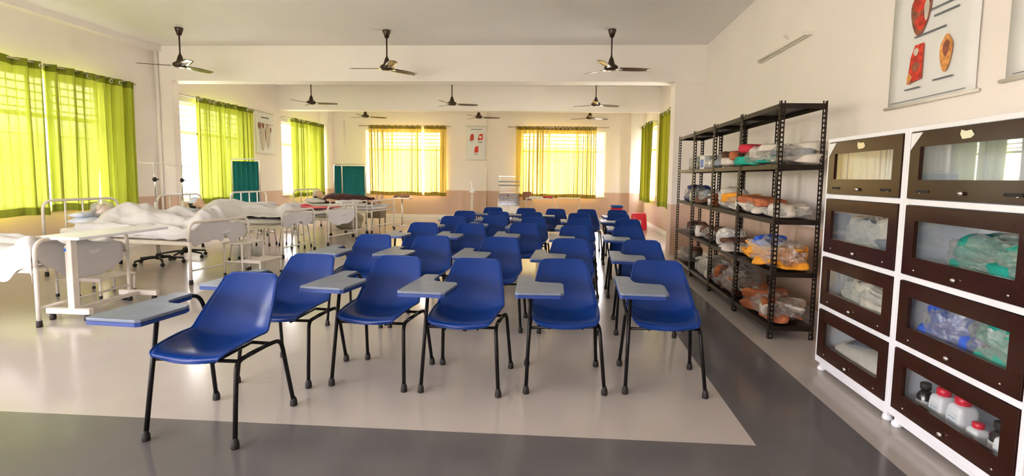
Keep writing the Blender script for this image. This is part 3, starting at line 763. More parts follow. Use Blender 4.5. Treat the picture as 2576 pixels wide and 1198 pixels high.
b = soft_box(.42, .5, .07, nz=.02, sc=7, seed=8); bmesh.ops.translate(b, verts=b.verts, vec=(0, 0, .035))
o = obj('folded_sheet', b, M['sheet'], smooth=True); tag(o, 'pale folded sheet lying on top of the white frame trolley', 'sheet'); o.location = (-4.56, 11.05, .682); o.rotation_euler = (0, 0, R(-6))

t = thing('bedside_locker', 'olive grey bedside locker on thin legs beyond the furthest bed foot', 'locker', (-4.72, 13.15, 0), R(-4))
obj('body', Box(-.19, .19, -.19, .19, .22, .58), M['locker'], t, bevel=.006)
for x in (-.17, .17):
    for y in (-.17, .17): obj('leg', Tube([(x, y, 0), (x, y, .22)], .012, 8), M['black'], t)
t = thing('instrument_table', 'slim pedestal instrument table past the foot of the furthest bed', 'table', (-3.92, 12.75, 0), 0)
obj('tray', Box(-.22, .22, -.16, .16, .735, .76), M['steel'], t, bevel=.005)
obj('pole', Tube([(0, 0, .06), (0, 0, .735)], .016, 10), M['steel'], t, smooth=True)
obj('base', Box(-.24, .24, -.02, .02, .05, .08), M['cream'], t, bevel=.004); obj('base_bar', Box(-.02, .02, -.2, .2, .048, .078), M['cream'], t)
for x in (-.22, .22): b = bm_(); ell(b, (x, 0, .026), (.026, .018, .026), 10, 8); obj('castor', b, M['rubber'], t, smooth=True)
b = soft_box(.30, .2, .07, nz=.03, sc=8, seed=2); bmesh.ops.translate(b, verts=b.verts, vec=(0, 0, .035)); o = obj('cloth_bundle', b, M['carton'], smooth=True)
tag(o, 'reddish brown wrapped bundle on the slim instrument table', 'bundle'); o.location = (-3.93, 12.75, .762)

# far end furniture
t = thing('storage_unit', 'clear-fronted storage unit with hooded top against the far wall', 'cabinet', (-1.55, 15.2, 0))
obj('lower_cabinet', Box(-.31, .31, -.2, .2, .04, .48), M['cream'], t, bevel=.006)
for s in (-1, 1): obj('door', Box(min(s*.01, s*.30), max(s*.01, s*.30), -.212, -.2, .06, .46), M['tube'], t, bevel=.003)
obj('drawer_crate', Box(-.30, .30, -.2, .2, .485, .84), M['clearp'], t)
b = bm_()
for i in (0, 1):
    for j in range(3): box(b, -.28+i*.285, -.02+i*.285, -.18, .18, .50+j*.11, .58+j*.11)
obj('drawer_contents', b, M['greyp'], t, bevel=.01)
for x in (-.29, .29): obj('upright', Tube([(x, .15, .84), (x, .15, 1.34)], .010, 6), M['steel'], t)
for z in (1.04, 1.14, 1.30): obj('hood_shelf', Box(-.29, .27, -.15, .17, z, z+(.03 if z < 1.2 else .012)), M['greyp'] if z < 1.2 else M['clearp'], t)
o = obj('clear_canopy', Box(-.29, .29, -.18, .18, .85, 1.02), M['clearp'], t)
def side_trolley(x0, x1, y, z, label, tray=None):
    w = (x1-x0)/2; t = thing('tray_trolley', label, 'trolley', ((x0+x1)/2, y, 0), 0, 'tray trolleys by the far window')
    obj('top', Box(-w, w, -.22, .22, z-.025, z), M['cream'], t, bevel=.004); obj('lower_shelf', Box(-w, w, -.22, .22, .2, .215), M['cream'], t)
    for x in (-w+.015, w-.015):
        for yy in (-.2, .2): obj('post', Tube([(x, yy, .02), (x, yy, z+.03)], .011, 6), M['cream'], t); 
    return t
side_trolley(-1.07, -.28, 15.3, .70, 'cream tray trolley beside the clear-fronted storage unit')
side_trolley(-.17, .47, 15.3, .72, 'cream tray trolley under the closely pleated backlight-tinted curtain')
o = obj('enamel_tray', Box(-.2, .2, -.14, .14, 0, .035), M['white'], bevel=.01); tag(o, 'white enamel tray on the trolley beside the storage unit', 'tray'); o.location = (-.78, 15.3, .702)
b = soft_box(.26, .16, .06, nz=.03, sc=9); bmesh.ops.translate(b, verts=b.verts, vec=(0, 0, .03)); o = obj('cloth_roll', b, M['red'], smooth=True); tag(o, 'small dark red cloth roll on the trolley by the far window', 'cloth'); o.location = (-.42, 15.3, .702)
o = obj('carton', Box(-.12, .12, -.12, .12, 0, .24), M['carton'], bevel=.004); tag(o, 'reddish brown carton standing on a stand behind the storage unit', 'box'); o.location = (-1.07, 15.72, .62)
t = thing('side_stand', 'narrow cream stand carrying the reddish brown carton', 'stand', (-1.07, 15.72, 0))
obj('top', Box(-.16, .16, -.16, .16, .6, .618), M['cream'], t)
for x in (-.14, .14):
    for y in (-.14, .14): obj('leg', Tube([(x, y, 0), (x, y, .6)], .01, 6), M['cream'], t)
t = thing('weighing_stand', 'slender white weighing stand in front of the pillar chart', 'stand', (-2.66, 15.3, 0))
obj('base', Box(-.14, .14, -.2, .2, 0, .06), M['cream'], t, bevel=.01)
obj('column', Tube([(0, .1, .06), (0, .1, .82)], .035, 10, .028), M['cream'], t, smooth=True)
obj('dial_head', Box(-.07, .07, .05, .15, .82, .90), M['white'], t, bevel=.01); obj('height_rod', Tube([(0, .1, .9), (-.05, .1, 1.15)], .010, 8), M['steel'], t)
def tub_stool(x, y, h, w, m, label, name='plastic_stool', slot=False):
    t = thing(name, label, 'stool', (x, y, 0))
    b = bm_(); prof = [(1.0, 0), (.98, .3), (.86, .9), (.82, 1)]
    n = 24; rings = []
    for s, zz in prof:
        ring = []
        for k in range(n):
            q = 2*PI*k/n; c, sn = math.cos(q), math.sin(q); e = 4; l = (abs(c)**e+abs(sn)**e)**(-1/e)
            ring.append(b.verts.new((c*l*w*s, sn*l*w*s, h*zz)))
        rings.append(ring)
    for a, c in zip(rings, rings[1:]):
        for k in range(n):
            if not (a is rings[0] and k % 6 in (1, 2, 3, 4) and False): b.faces.new((a[k], a[(k+1) % n], c[(k+1) % n], c[k]))
    b.faces.new(rings[-1]); o = obj('shell', b, M[m], t, smooth=False, bevel=.01); solid(o, .006, -1)
    if slot:
        obj('side_slot', Box(-.035, .035, -w-.002, -w+.01, .08, h*.6), M['offw'], t)
        obj('side_slot', Box(-w-.002, -w+.01, -.035, .035, .08, h*.6), M['offw'], t)
    return t
tub_stool(1.40, 14.0, .46, .17, 'tube', 'cream plastic stool holding the red and blue basins')
def basin(x, y, z, m, label):
    b = bm_(); lathe(b, [(.14, 0), (.175, .055), (.185, .06), (.18, .065), (.168, .056), (.13, .008), (.001, .008)], (0, 0, 0), 28)
    o = obj('basin', b, M[m], smooth=True); o.location = (x, y, z); tag(o, label, 'basin')
basin(1.39, 14.0, .462, 'redp', 'red plastic basin on the cream stool, lower of two'); 
basin(1.40, 14.0, .53, 'bluep', 'blue plastic basin on the cream stool, upper of two')
tub_stool(1.93, 13.75, .42, .21, 'redp', 'bright red plastic stool by the shelf-side wall near the corner', slot=True)

# ------------------------------------------------------------------ posters
def poster(name, label, loc, rz, w, h, pics, rolled=True):
    """hangs facing local -y; loc is the centre of its top edge"""
    t = thing(name, label, 'poster', loc, rz)
    b = bm_(); grid(b, 8, 16, lambda u, v: Vector(((u-.5)*w, -.006-.006*math.sin(PI*v)+.004*math.sin(3*v+2*u), -h*v)))
    o = obj('sheet', b, M['paper'], t, smooth=True); solid(o, .0015)
    for z, nm in ((0, 'top_batten'), (-h, 'bottom_batten')):
        obj(nm, Tube([(-w/2-.03, -.012, z), (w/2+.03, -.012, z)], .011, 8), M['tube'], t, smooth=True)
    for kn, (kind, x, z, a, c, m) in enumerate(pics):
        b = bm_(); yy = -.017-.0006*kn
        if kind == 'bar': box(b, x-a/2, x+a/2, yy-.0004, yy, z-c/2, z+c/2); nm = 'caption'
        elif kind == 'oval':
            b2 = [(x+a/2*math.cos(q*PI/12)*(1+.10*math.sin(q*PI/4)), z+c/2*math.sin(q*PI/12)*(1+.06*math.cos(q*PI/3))) for q in range(24)]; nm = 'picture'
            vs = [b.verts.new((p, yy, q)) for p, q in b2]; b.faces.new(vs)
        else:
            b2 = [(x-a/2, z-c/2), (x+a/2, z-c/2+.02), (x+a/2, z+c/2), (x-a*.1, z+c/2), (x-a*.35, z+c*.2)]; nm = 'picture'
            vs = [b.verts.new((p, yy, q)) for p, q in b2]; b.faces.new(vs)
        obj(nm, b, M[m], t)
    return t
# on the shelf-side wall the local -y axis faces the room (-x world)
poster('wall_chart', 'white anatomy chart with red and orange organ pictures above the cabinets', (XR-.002, 3.70, 2.93), R(-90), .84, 1.10,
       [('oval', -.11, -.50, .20, .30, 'inkbr'), ('oval', -.12, -.44, .15, .12, 'inkred'), ('oval', -.10, -.57, .12, .10, 'inkred'), ('oval', -.05, -.50, .05, .14, 'offw'), ('oval', .17, -.42, .16, .16, 'inkbr'), ('bar', .12, -.52, .26, .012, 'ink'), ('bar', .14, -.57, .22, .012, 'ink'), ('bar', 0, -.66, .30, .012, 'ink'), ('bar', .2, -.2, .3, .012, 'ink'),
        ('sq', -.12, -.84, .15, .25, 'inkred'), ('oval', -.12, -.76, .05, .05, 'offw'), ('oval', -.11, -.86, .08, .06, 'inkbr'), ('oval', -.17, -.93, .05, .07, 'inkor'), ('oval', .17, -.83, .11, .22, 'inkor'), ('oval', .17, -.80, .06, .1, 'inkbr'), ('bar', -.13, -1.0, .16, .010, 'ink'), ('bar', .16, -.98, .18, .010, 'ink'), ('bar', 0, -1.075, .72, .004, 'ink'), ('bar', 0, -.08, .4, .03, 'ink')])
poster('wall_chart', 'plain white chart whose edge shows beyond the anatomy chart', (XR-.002, 2.66, 2.95), R(-90), .84, 1.10, [('bar', 0, -1.075, .72, .004, 'ink'), ('bar', 0, -.08, .4, .03, 'ink'), ('oval', .1, -.5, .3, .4, 'inkbr')])
poster('wall_chart', 'pale muscle chart on the window-side wall between two windows', (XL+.002, 12.86, 2.80), R(90), .80, 1.04,
       [('bar', 0, -.14, .34, .03, 'ink'), ('oval', -.12, -.60, .22, .66, 'offw'), ('oval', .12, -.58, .2, .6, 'offw'), ('oval', -.25, -.35, .12, .15, 'inkbr'), ('oval', -.10, -.34, .10, .12, 'inkbr'), ('bar', .1, -.3, .5, .012, 'inkbr'), ('oval', .24, -.42, .05, .14, 'inkbr'), ('oval', .0, -.55, .03, .3, 'inkbr')])
poster('wall_chart', 'white chart with three red pictures on the far wall pillar', (-2.65, 16.078, 2.80), 0, .58, 1.02,
       [('bar', 0, -.1, .34, .02, 'ink'), ('sq', -.14, -.34, .12, .2, 'inkred'), ('sq', .12, -.33, .15, .19, 'inkred'), ('oval', .12, -.33, .08, .08, 'paper'), ('sq', 0, -.70, .13, .2, 'inkred'), ('bar', -.14, -.47, .1, .01, 'ink'), ('bar', .12, -.48, .13, .03, 'greyc'), ('bar', 0, -.84, .11, .02, 'ink')])
poster('wall_chart', 'white chart on the shelf-side wall between the two shade-tinted curtains', (XR-.002, 13.25, 2.86), R(-90), .46, 1.3, [('bar', 0, -.1, .3, .02, 'ink'), ('oval', 0, -.4, .2, .3, 'offw')])
t = thing('wall_mounted_tube_light', 'unlit cream tube light batten slanting away above the shelf racks', 'light fixture', (XR-.03, 6.08, 2.72))
obj('batten', Box(-.01, .03, -.66, .66, -.02, .02), M['tube'], t, bevel=.003); obj('tube', Tube([(-.03, -.60, 0), (-.03, .60, 0)], .013, 10), M['tube'], t, smooth=True)
for y in (-.62, .62): obj('holder', Box(-.045, -.01, y-.02, y+.02, -.02, .02), M['tube'], t)
o = obj('wall_hook', Tube(smooth_path([(0, 0, 0), (-.03, 0, .0), (-.04, .03, .03), (-.03, .06, .06)]), .008, 8), M['tube'], smooth=True); tag(o, 'small cream hook on the wall above the tube light', 'hook'); o.location = (XR-.002, 5.98, 2.80)

# ------------------------------------------------------------------ slotted shelf racks
RX0, RX1 = 1.70, 2.06
SZ = [1.91, 1.43, .985, .555, .11]
def make_rack(L):
    t = thing('shelf_rack', '', 'shelf rack')
    W = RX1-RX0
    for x, sx in ((0, 1), (W, -1)):
        for y, sy in ((0, 1), (L, -1)):
            b = bm_(); fw = .038; th = .003; H = 1.93
            def bx(axis, u0, u1, z0, z1):
                lo, hi = (u0, u1)
                if axis == 'x': X0, X1 = sorted((x+sx*lo, x+sx*hi)); Y0, Y1 = sorted((y, y+sy*th)); box(b, X0, X1, Y0, Y1, z0, z1)
                else: Y0, Y1 = sorted((y+sy*lo, y+sy*hi)); X0, X1 = sorted((x, x+sx*th)); box(b, X0, X1, Y0, Y1, z0, z1)
            for ax in ('x', 'y'):
                bx(ax, 0, .011, 0, H); bx(ax, fw-.010, fw, 0, H)
                z = 0
                while z < H-.03: bx(ax, .011, fw-.010, z, z+.016); z += .038
            obj('post', b, M['dark'], t)
    for z in SZ:
        b = bm_(); box(b, .004, W-.004, .004, L-.004, z-.004, z)
        for X0, X1, Y0, Y1 in ((.004, .008, .004, L-.004), (W-.008, W-.004, .004, L-.004), (.008, W-.008, .004, .008), (.008, W-.008, L-.008, L-.004)): box(b, X0, X1, Y0, Y1, z-.04, z-.004)
        obj('shelf', b, M['dark'], t)
    return t
rk = make_rack(.93)
RY = [4.40, 5.335, 6.27, 7.205]
RL = ['dark slotted-angle shelf rack nearest the cabinets, yellow-orange bag inside', 'dark slotted-angle shelf rack second from the cabinets', 'dark slotted-angle shelf rack third from the cabinets', 'dark slotted-angle shelf rack furthest from the cabinets, blue case inside']
for i, y in enumerate(RY):
    o = rk if i == 0 else copy_tree(rk); o.location = (RX0, y, 0); tag(o, RL[i], 'shelf rack', 'dark shelf racks along the wall')

def bag(label, x, y, z, lx, ly, lz, mats, seed, cat='bag', name='linen_bag', film='film', rz=0):
    """clear plastic bag holding layers of folded cloth"""
    t = thing(name, label, cat, (x, y, z+.002), rz)
    n = len(mats); h = lz/n
    for i, m in enumerate(mats):
        s = 1-.07*i; ky, dy = 1, 0
        if isinstance(m, tuple): m, ky, dy = m
        b = soft_box(lx*.84*s*(.8 if ky < 1 else 1), ly*.84*s*ky, h*1.0, nz=.04, sc=7, seed=seed+i*3)
        zl = min(v.co.z for v in b.verts); bmesh.ops.translate(b, verts=b.verts, vec=(.01*((i % 2)-.5), .02*((i % 3)-1)+dy, i*h*.94-zl+.004)); obj('folded_cloth', b, M[m], t, smooth=True)
    b = bm_(); bmesh.ops.create_icosphere(b, subdivisions=5, radius=1)
    for v in b.verts:
        p = v.co.copy(); e = 3; l = (abs(p.x)**e+abs(p.y)**e+abs(p.z)**e)**(1/e); p /= l
        nn = noise.noise(v.co*3.2+Vector((seed, 1, 2)))+.6*abs(noise.noise(v.co*8+Vector((seed, 4, 2))))
        q = 1+.10*nn
        v.co = Vector((p.x*lx*.5*q, p.y*ly*.5*q, max(0, (p.z*.5+.5)*lz*(1.04+.2*nn))))
    o = obj('film', b, M[film], t, smooth=False)
    return t
XM = (RX0+RX1)/2
def rz_(i): return SZ[i]
# nearest rack
bag('bag of red, cream and green folded linen on the nearest rack', XM-.01, 5.07, SZ[1], .34, .46, .17, ['green', 'offw', 'red'], 1)
bag('clear bag of beige and grey linen on the upper shelf, end nearest the cabinets', XM, 4.62, SZ[1], .34, .36, .15, ['offw', 'greyc', 'offw'], 2)
bag('clear bag with rust and white cloth on the middle shelf of the nearest rack', XM-.02, 5.07, SZ[2], .33, .44, .12, ['offw', 'rust'], 3)
bag('flat milky bag on the middle shelf, end nearest the cabinets', XM+.01, 4.64, SZ[2], .33, .38, .08, ['offw'], 4, film='film2')
bag('big bag of yellow-orange cloth with a blue corner on the nearest rack', XM-.01, 4.80, SZ[3], .35, .74, .21, ['orange', 'orange', ('royal', .45, .12)], 5)
bag('clear bag of rust and cream cloth on the lowest shelf of the nearest rack', XM, 4.84, SZ[4], .34, .80, .17, ['rust', 'offw', 'rust'], 6)
# second rack
bag('bag of white and rust packets, upper shelf of the second rack', XM-.02, 5.60, SZ[1], .30, .36, .11, ['offw', 'rust'], 7)
bag('dark bundle beside the mixed packets, upper shelf of the second rack', XM-.02, 6.02, SZ[1], .30, .34, .15, ['greyc', 'brown'], 8)
bag('bag of orange and cream cloth on the middle shelf of the second rack', XM-.02, 5.62, SZ[2], .33, .42, .14, ['offw', 'orange'], 9)
bag('milky grey bag upright beside the orange cloth bag', XM, 6.03, SZ[2], .30, .30, .20, ['offw'], 10, film='film2')
bag('shiny clear bag of oddments on the low shelf of the second rack', XM-.03, 5.66, SZ[3], .30, .44, .10, ['offw', 'brown'], 11)
bag('crumpled milky bag beside the shiny oddments bag', XM, 6.05, SZ[3], .28, .26, .18, ['offw'], 12, film='film2')
bag('brown linen stack in clear plastic on the lowest shelf of the second rack', XM, 5.66, SZ[4], .34, .46, .24, ['brown', 'rust', 'brown'], 13)
bag('crumpled clear bag of rust cloth on the lowest shelf of the second rack', XM-.03, 6.05, SZ[4], .30, .28, .2, ['brown', 'rust'], 14)
# third and fourth racks
bag('blue-black bundle of tubing on the middle shelf of the third rack', XM, 7.0, SZ[2], .28, .26, .16, ['brown', 'greyc'], 15)
bag('dark rolled mat bundle on the low shelf of the third rack', XM, 6.62, SZ[3], .30, .50, .14, ['brown', 'brown'], 16)
bag('white crumpled bag in front of the dark mats on the third rack', XM-.06, 7.0, SZ[3], .20, .22, .12, ['offw'], 17, film='film2')
bag('large clear bag leaning on the lowest shelf of the third rack', XM-.03, 6.56, SZ[4], .33, .5, .22, ['offw'], 18, film='film2')
bag('navy blue soft case on the middle shelf of the furthest rack', XM, 7.64, SZ[2], .30, .6, .2, ['navy', 'navy'], 19, name='soft_case')
bag('small milky packet before the navy blue case', XM-.11, 7.40, SZ[2], .10, .16, .12, ['offw'], 20, film='film2')
bag('pale crumpled bag on the lowest shelf of the furthest rack', XM-.03, 7.75, SZ[4], .28, .4, .2, ['offw', 'brown'], 21)
bag('dark folded gown bundle on the low shelf of the furthest rack', XM, 7.6, SZ[3], .28, .4, .12, ['brown'], 22)
def jar(x, y, z, r, h, label, body='clearp', lid='tube', lr=1.0, cat='jar', name='jar', fill=None):
    t = thing(name, label, cat, (x, y, z+.001))
    obj('body', Lathe([(r*.9, 0), (r, .01), (r, h*.86), (r*.8, h*.93), (r*.78, h*.94)], (0, 0, 0), 24), M[body], t, smooth=True)
    if fill: obj('contents', Lathe([(r*.85, .006), (r*.9, .02), (r*.9, h*.6), (r*.3, h*.66)], (0, 0, 0), 16), M[fill], t, smooth=True)
    obj('lid', Lathe([(r*.84*lr, 0), (r*.86*lr, .005), (r*.86*lr, h*.12), (r*.8*lr, h*.13)], (0, 0, h*.935), 24), M[lid], t, smooth=True)
    return t
jar(XM-.08, 6.50, SZ[1], .075, .16, 'clear jar with pale lid on the upper shelf of the third rack', fill='offw')
jar(XM-.08, 6.72, SZ[1], .075, .17, 'second clear jar beside the blue and white carton', fill='offw')
o = obj('carton', Box(-.1, .1, -.1, .1, 0, .17), M['bottle'], bevel=.004); tag(o, 'white carton on the upper shelf of the third rack', 'box'); o.location = (XM-.03, 6.96, SZ[1]+.001)
o2 = obj('blue_panel', Box(-.102, -.1005, -.09, .06, .02, .12), M['bluep'], o)
jar(XM-.06, 7.42, SZ[1], .07, .17, 'yellowish clear jar on the upper shelf of the furthest rack', fill='offw')
jar(XM-.06, 7.66, SZ[1], .07, .17, 'clear jar with cream contents further along the upper shelf', fill='offw')
t = thing('clear_tub', 'stack of clear square tubs at the back of the second rack upper shelf', 'tub', (XM+.09, 5.80, SZ[1]+.001))
obj('lower_tub', Box(-.07, .07, -.075, .075, 0, .12), M['film2'], t, bevel=.01); obj('upper_tub', Box(-.065, .065, -.07, .07, .122, .22), M['clearp'], t, bevel=.01); obj('lid', Box(-.072, .072, -.077, .077, .2205, .235), M['tube'], t, bevel=.003)
for k, (dy, r_, h_) in enumerate(((0, .035, .16), (.1, .03, .2), (.2, .04, .13))):
    jar(XM-.1, 6.38+dy, SZ[2], r_, h_, ['small amber bottle at the near end of the third rack middle shelf', 'tall clear bottle on the third rack middle shelf', 'squat clear bottle on the third rack middle shelf'][k], 'clearp' if k else 'rust', cat='bottle', name='bottle', fill='offw' if k else None)
for k in range(3): jar(XM-.1, 6.92+.09*k, SZ[4], .03, .19-.02*k, ['clear plastic bottle beside the large leaning bag', 'middle clear bottle past the large leaning bag', 'last clear bottle past the large leaning bag'][k], 'clearp', cat='bottle', name='bottle', fill='offw')
t = thing('steel_pot', 'small steel pot standing on the brown linen of the second rack', 'pot', (XM+.02, 5.62, SZ[4]+.29))
obj('body', Lathe([(.05, 0), (.055, .01), (.055, .07), (.06, .074), (.052, .072), (.05, .015), (.001, .012)], (0, 0, 0), 20), M['chrome'], t, smooth=True)

# ------------------------------------------------------------------ glass-door cabinets
KX = 1.77; KD = .38
TZ = [(1.215, 1.555), (.825, 1.185), (.465, .795), (.105, .435)]
def make_cabinet(L, top_open=False):
    t = thing('glass_door_cabinet', '', 'cabinet')
    b = bm_()
    box(b, 0, KD, 0, .028, .06, 1.58); box(b, 0, KD, L-.028, L, .06, 1.58); box(b, KD-.012, KD, .028, L-.028, .06, 1.58)
    box(b, 0, KD-.012, .028, L-.028, 1.555, 1.58)
    for z0, z1 in ((1.185, 1.215), (.795, .825), (.435, .465), (.06, .105)): box(b, 0, KD-.012, .028, L-.028, z0, z1)
    obj('carcass', b, M['white'], t, bevel=.003)
    b = bm_(); box(b, .02, KD, .03, L-.03, .03, .06); obj('plinth', b, M['white'], t)
    for y in (.04, L-.04):
        for x in (.03, KD-.04): obj('foot', Lathe([(.02, 0), (.028, .008), (.024, .03)], (x, y, 0), 12), M['white'], t, smooth=True)
    for k, (z0, z1) in enumerate(TZ):
        y0, y1 = .032, L-.032; z0 += .003; z1 -= .003; my, mt, mb = .075, .075, .095
        b = bm_(); box(b, -.006, .014, y0, y1, z1-mt, z1); box(b, -.006, .014, y0, y1, z0, z0+mb)
        box(b, -.006, .014, y0, y0+my, z0+mb, z1-mt); box(b, -.006, .014, y1-my, y1, z0+mb, z1-mt)
        bmesh.ops.remove_doubles(b, verts=b.verts, dist=1e-5)
        d = obj('door', b, M['door'], t)
        obj('pane', Box(.003, .007, y0+my-.001, y1-my+.001, z0+mb-.001, z1-mt+.001), M['cabglass'], d)
        b = bm_(); ell(b, (-.016, L/2, z0+.035), (.011, .014, .010), 12, 8); tube(b, [(-.005, L/2, z0+.035), (-.012, L/2, z0+.035)], .006, 8); obj('knob', b, M['chrome'], d, smooth=True)
        for y in (.13, L-.13):
            b = bm_(); ell(b, (-.007, y, z0+.03), (.003, .006, .005), 10, 6); obj('screw_cap', b, M['chrome'], d, smooth=True)
        if k == 0:
            for y in (.15, L-.15):
                b = bm_(); box(b, -.0105, -.0062, y-.045, y+.045, z0+.03, z0+.045); obj('finger_slot', b, M['rubber'], d, bevel=.002)
            b = bm_(); prism(b, [(0, 0), (.085, 0), (0, -.085)], 0, .001)
            bmesh.ops.rotate(b, verts=b.verts, cent=(0, 0, 0), matrix=Matrix(((0, 0, 1), (-1, 0, 0), (0, 1, 0)))); bmesh.ops.translate(b, verts=b.verts, vec=(-.0078, y1-.005, z1-.005)); obj('corner_sticker', b, M['paper'], d)
            b = bm_(); prism(b, [(-.04, -.008), (-.02, -.02), (.03, -.022), (.045, 0), (.04, .02), (.01, .012), (-.02, .015)], 0, .0015)
            bmesh.ops.rotate(b, verts=b.verts, cent=(0, 0, 0), matrix=Matrix(((0, 0, 1), (1, 0, 0), (0, 1, 0)))); bmesh.ops.translate(b, verts=b.verts, vec=(-.0078, L/2, z1-.035)); obj('metal_badge', b, M['steel'], d)
    return t
CL = .835
cb = make_cabinet(CL); cb.location = (KX, 2.905, 0); tag(cb, 'white glass-door cabinet next to the shelf racks, grey linen behind its lower doors', 'cabinet', 'white cabinets with brown glass doors')
c2 = copy_tree(cb); c2.location = (KX, 2.905-CL-.004, 0); tag(c2, 'white glass-door cabinet cut by the picture edge, green and blue cloth and bottles inside', 'cabinet', 'white cabinets with brown glass doors')
zf = [z0 for z0, _ in TZ]
KM = KX+.2
bag('grey crumpled plastic bag in the cabinet next to the racks, second tier', KM-.02, 3.36, zf[1], .28, .52, .24, ['greyc', 'offw'], 31, film='film2')
bag('folded white-grey cloth bag in the cabinet next to the racks, third tier', KM-.02, 3.32, zf[2], .28, .60, .20, ['offw', 'offw'], 32, film='film2')
o = obj('pillow', pillow_bm(.30, .62, .17, 11), M['offw'], smooth=True); tag(o, 'white cushion in the lowest tier of the cabinet next to the racks', 'pillow'); o.location = (KM-.02, 3.30, zf[3]+.095)
b = bm_(); grid(b, 10, 10, lambda u, v: Vector(((u-.5)*.18, (v-.5)*.24, .004+.012*math.sin(3*u)*math.sin(4*v)))); o = obj('grey_pouch', b, M['greyc'], smooth=True); solid(o, .006); tag(o, 'slate grey pouch lying on the white cushion', 'pouch'); o.location = (KM-.03, 3.36, zf[3]+.185); o.rotation_euler = (0, R(-12), .5)
bag('green cloth bundle in clear plastic, second tier of the cabinet at the picture edge', KM, 2.42, zf[1], .30, .58, .22, ['green', 'green'], 33)
bag('royal blue cloth bag, third tier of the cabinet at the picture edge', KM-.02, 2.66, zf[2], .28, .30, .22, ['royal', 'royal'], 34)
bag('wide green cloth bag beside the royal blue one', KM-.02, 2.33, zf[2], .28, .38, .23, ['green', 'green'], 35)
def med_bottle(x, y, w, h, label, m='bottle', capm='redp', dark=False):
    t = thing('medicine_bottle', label, 'bottle', (x, y, zf[3]+.001))
    b = soft_box(w, w, h*.8, nz=0) if not dark else bm_()
    if dark: lathe(b, [(w*.45, 0), (w*.5, .01), (w*.5, h*.62), (w*.2, h*.8)], (0, 0, 0), 20)
    else: bmesh.ops.translate(b, verts=b.verts, vec=(0, 0, h*.4))
    obj('body', b, M[m], t, smooth=True)
    obj('cap', Lathe([(w*.3, 0), (w*.34, .004), (w*.34, h*.16), (w*.28, h*.18)], (0, 0, h*.79), 20), M[capm], t, smooth=True)
    b = bm_(); r = w*.5+.0012
    if dark: lathe(b, [(r, h*.12), (r, h*.5)], (0, 0, 0), 20)
    else: box(b, -r, -r+.001, -w*.34, w*.34, h*.2, h*.6)
    obj('label', b, M['paper'], t)
    for z in (.50, .42, .30): 
        if not dark: obj('label_print', Box(-r-.001, -r-.0002, -w*.26, w*.22, h*z, h*z+.006), M['label'], t)
    return t
med_bottle(KX+.09, 2.755, .072, .185, 'dark glass bottle at the rack end of the bottle tier', 'brownglass', 'rubber', True)
med_bottle(KX+.10, 2.64, .092, .205, 'large white bottle with red cap, nearest the dark glass bottle')
med_bottle(KX+.10, 2.515, .098, .215, 'large white bottle with red cap, second from the dark glass bottle')
med_bottle(KX+.09, 2.405, .070, .140, 'small white bottle with red cap between larger ones')
med_bottle(KX+.12, 2.32, .082, .185, 'dark jar with black lid near the picture edge of the bottle tier', 'brownglass', 'rubber', True)
med_bottle(KX+.08, 2.235, .074, .18, 'white bottle with red cap closest to the camera in the bottle tier')

# ------------------------------------------------------------------ daylight
w = bpy.data.worlds.new('World'); scene.world = w; w.use_nodes = True
wn = w.node_tree.nodes; wl = w.node_tree.links; bg = wn['Background']
wt = wn.new('ShaderNodeTexCoord'); ws = wn.new('ShaderNodeSeparateXYZ'); wn1 = wn.new('ShaderNodeTexNoise'); wn1.inputs['Scale'].default_value = 9
wl.new(wt.outputs['Generated'], ws.inputs[0]); wl.new(wt.outputs['Generated'], wn1.inputs['Vector'])
wm = wn.new('ShaderNodeMath'); wm.operation = 'MULTIPLY_ADD'; wm.inputs[1].default_value = -.09; wl.new(wn1.outputs['Fac'], wm.inputs[0]); wl.new(ws.outputs[2], wm.inputs[2])
wr = wn.new('ShaderNodeValToRGB'); we = wr.color_ramp.elements
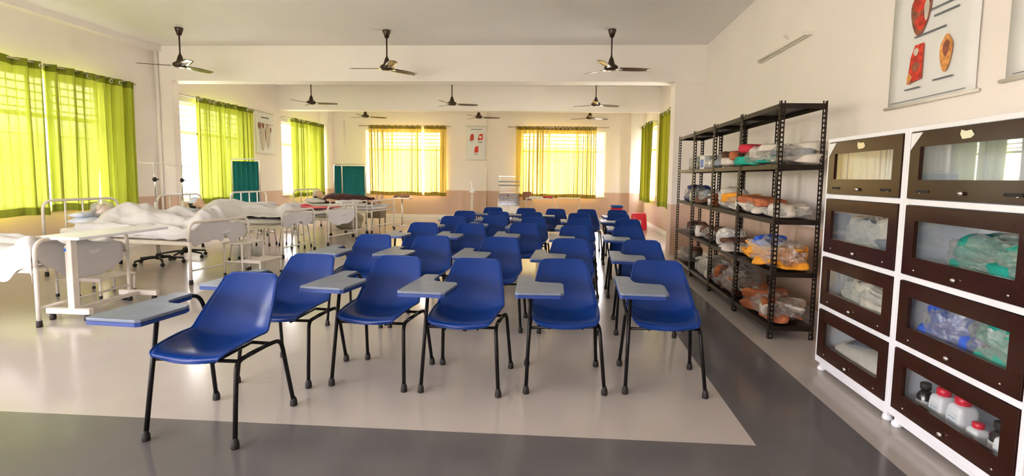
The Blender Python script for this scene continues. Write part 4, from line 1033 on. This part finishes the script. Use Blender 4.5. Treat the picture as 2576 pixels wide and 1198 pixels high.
# trees and hazy ground low down, bright overcast sky above
we[0].position = 0; we[0].color = (.50, .46, .37, 1); we[1].position = .03; we[1].color = (1, .92, 1, 1)
wl.new(wm.outputs[0], wr.inputs[0]); wl.new(wr.outputs[0], bg.inputs[0]); bg.inputs[1].default_value = 12.0
def portal(loc, rot, sx, sy):
    l = bpy.data.lights.new('window_portal', 'AREA'); l.shape = 'RECTANGLE'; l.size = sx; l.size_y = sy; l.cycles.is_portal = True
    o = bpy.data.objects.new('window_portal', l); C.objects.link(o); o.location = loc; o.rotation_euler = rot
zc = (ZS+ZT)/2; hz = ZT-ZS
for a0, a1 in LW: portal((XL-.22, (a0+a1)/2, zc), (0, R(-90), 0), hz, a1-a0)
for a0, a1 in RW: portal((XR+.22, (a0+a1)/2, zc), (0, R(90), 0), hz, a1-a0)
for a0, a1 in FW: portal(((a0+a1)/2, YF+.22, zc), (R(-90), 0, 0), a1-a0, hz)
for a0, a1 in BW_ADDED: portal(((a0+a1)/2, YN-.22, zc), (R(90), 0, 0), a1-a0, hz)

# ------------------------------------------------------------------ camera
F, CXp, CYp = 1340.0, 1328.7967, 567.0548
Rt = Vector((0.9976949, 0.06640612, 0.01396849)); Dn = Vector((0.01988894, -0.08934787, -0.99580188)); Fw = Vector((-0.06487929, 0.99378427, -0.09046267))
cam = bpy.data.cameras.new('camera'); co = bpy.data.objects.new('camera', cam); C.objects.link(co)
co.matrix_world = Matrix(((Rt.x, -Dn.x, -Fw.x, 0), (Rt.y, -Dn.y, -Fw.y, 0), (Rt.z, -Dn.z, -Fw.z, 1.3), (0, 0, 0, 1)))
cam.sensor_width = 36; cam.lens = F/2576*36; cam.shift_x = (1288-CXp)/2576; cam.shift_y = (CYp-599)/2576; cam.clip_start = .05
scene.camera = co
scene.view_settings.view_transform = 'Standard'; scene.view_settings.look = 'None'; scene.view_settings.gamma = 1; scene.view_settings.exposure = 1.85
scene.view_settings.use_curve_mapping = False
cy = scene.cycles; cy.use_denoising = True; cy.use_adaptive_sampling = True; cy.adaptive_threshold = .03; cy.max_bounces = 10; cy.diffuse_bounces = 6; cy.transparent_max_bounces = 16; cy.sample_clamp_indirect = 8
cy.caustics_reflective = False; cy.caustics_refractive = False
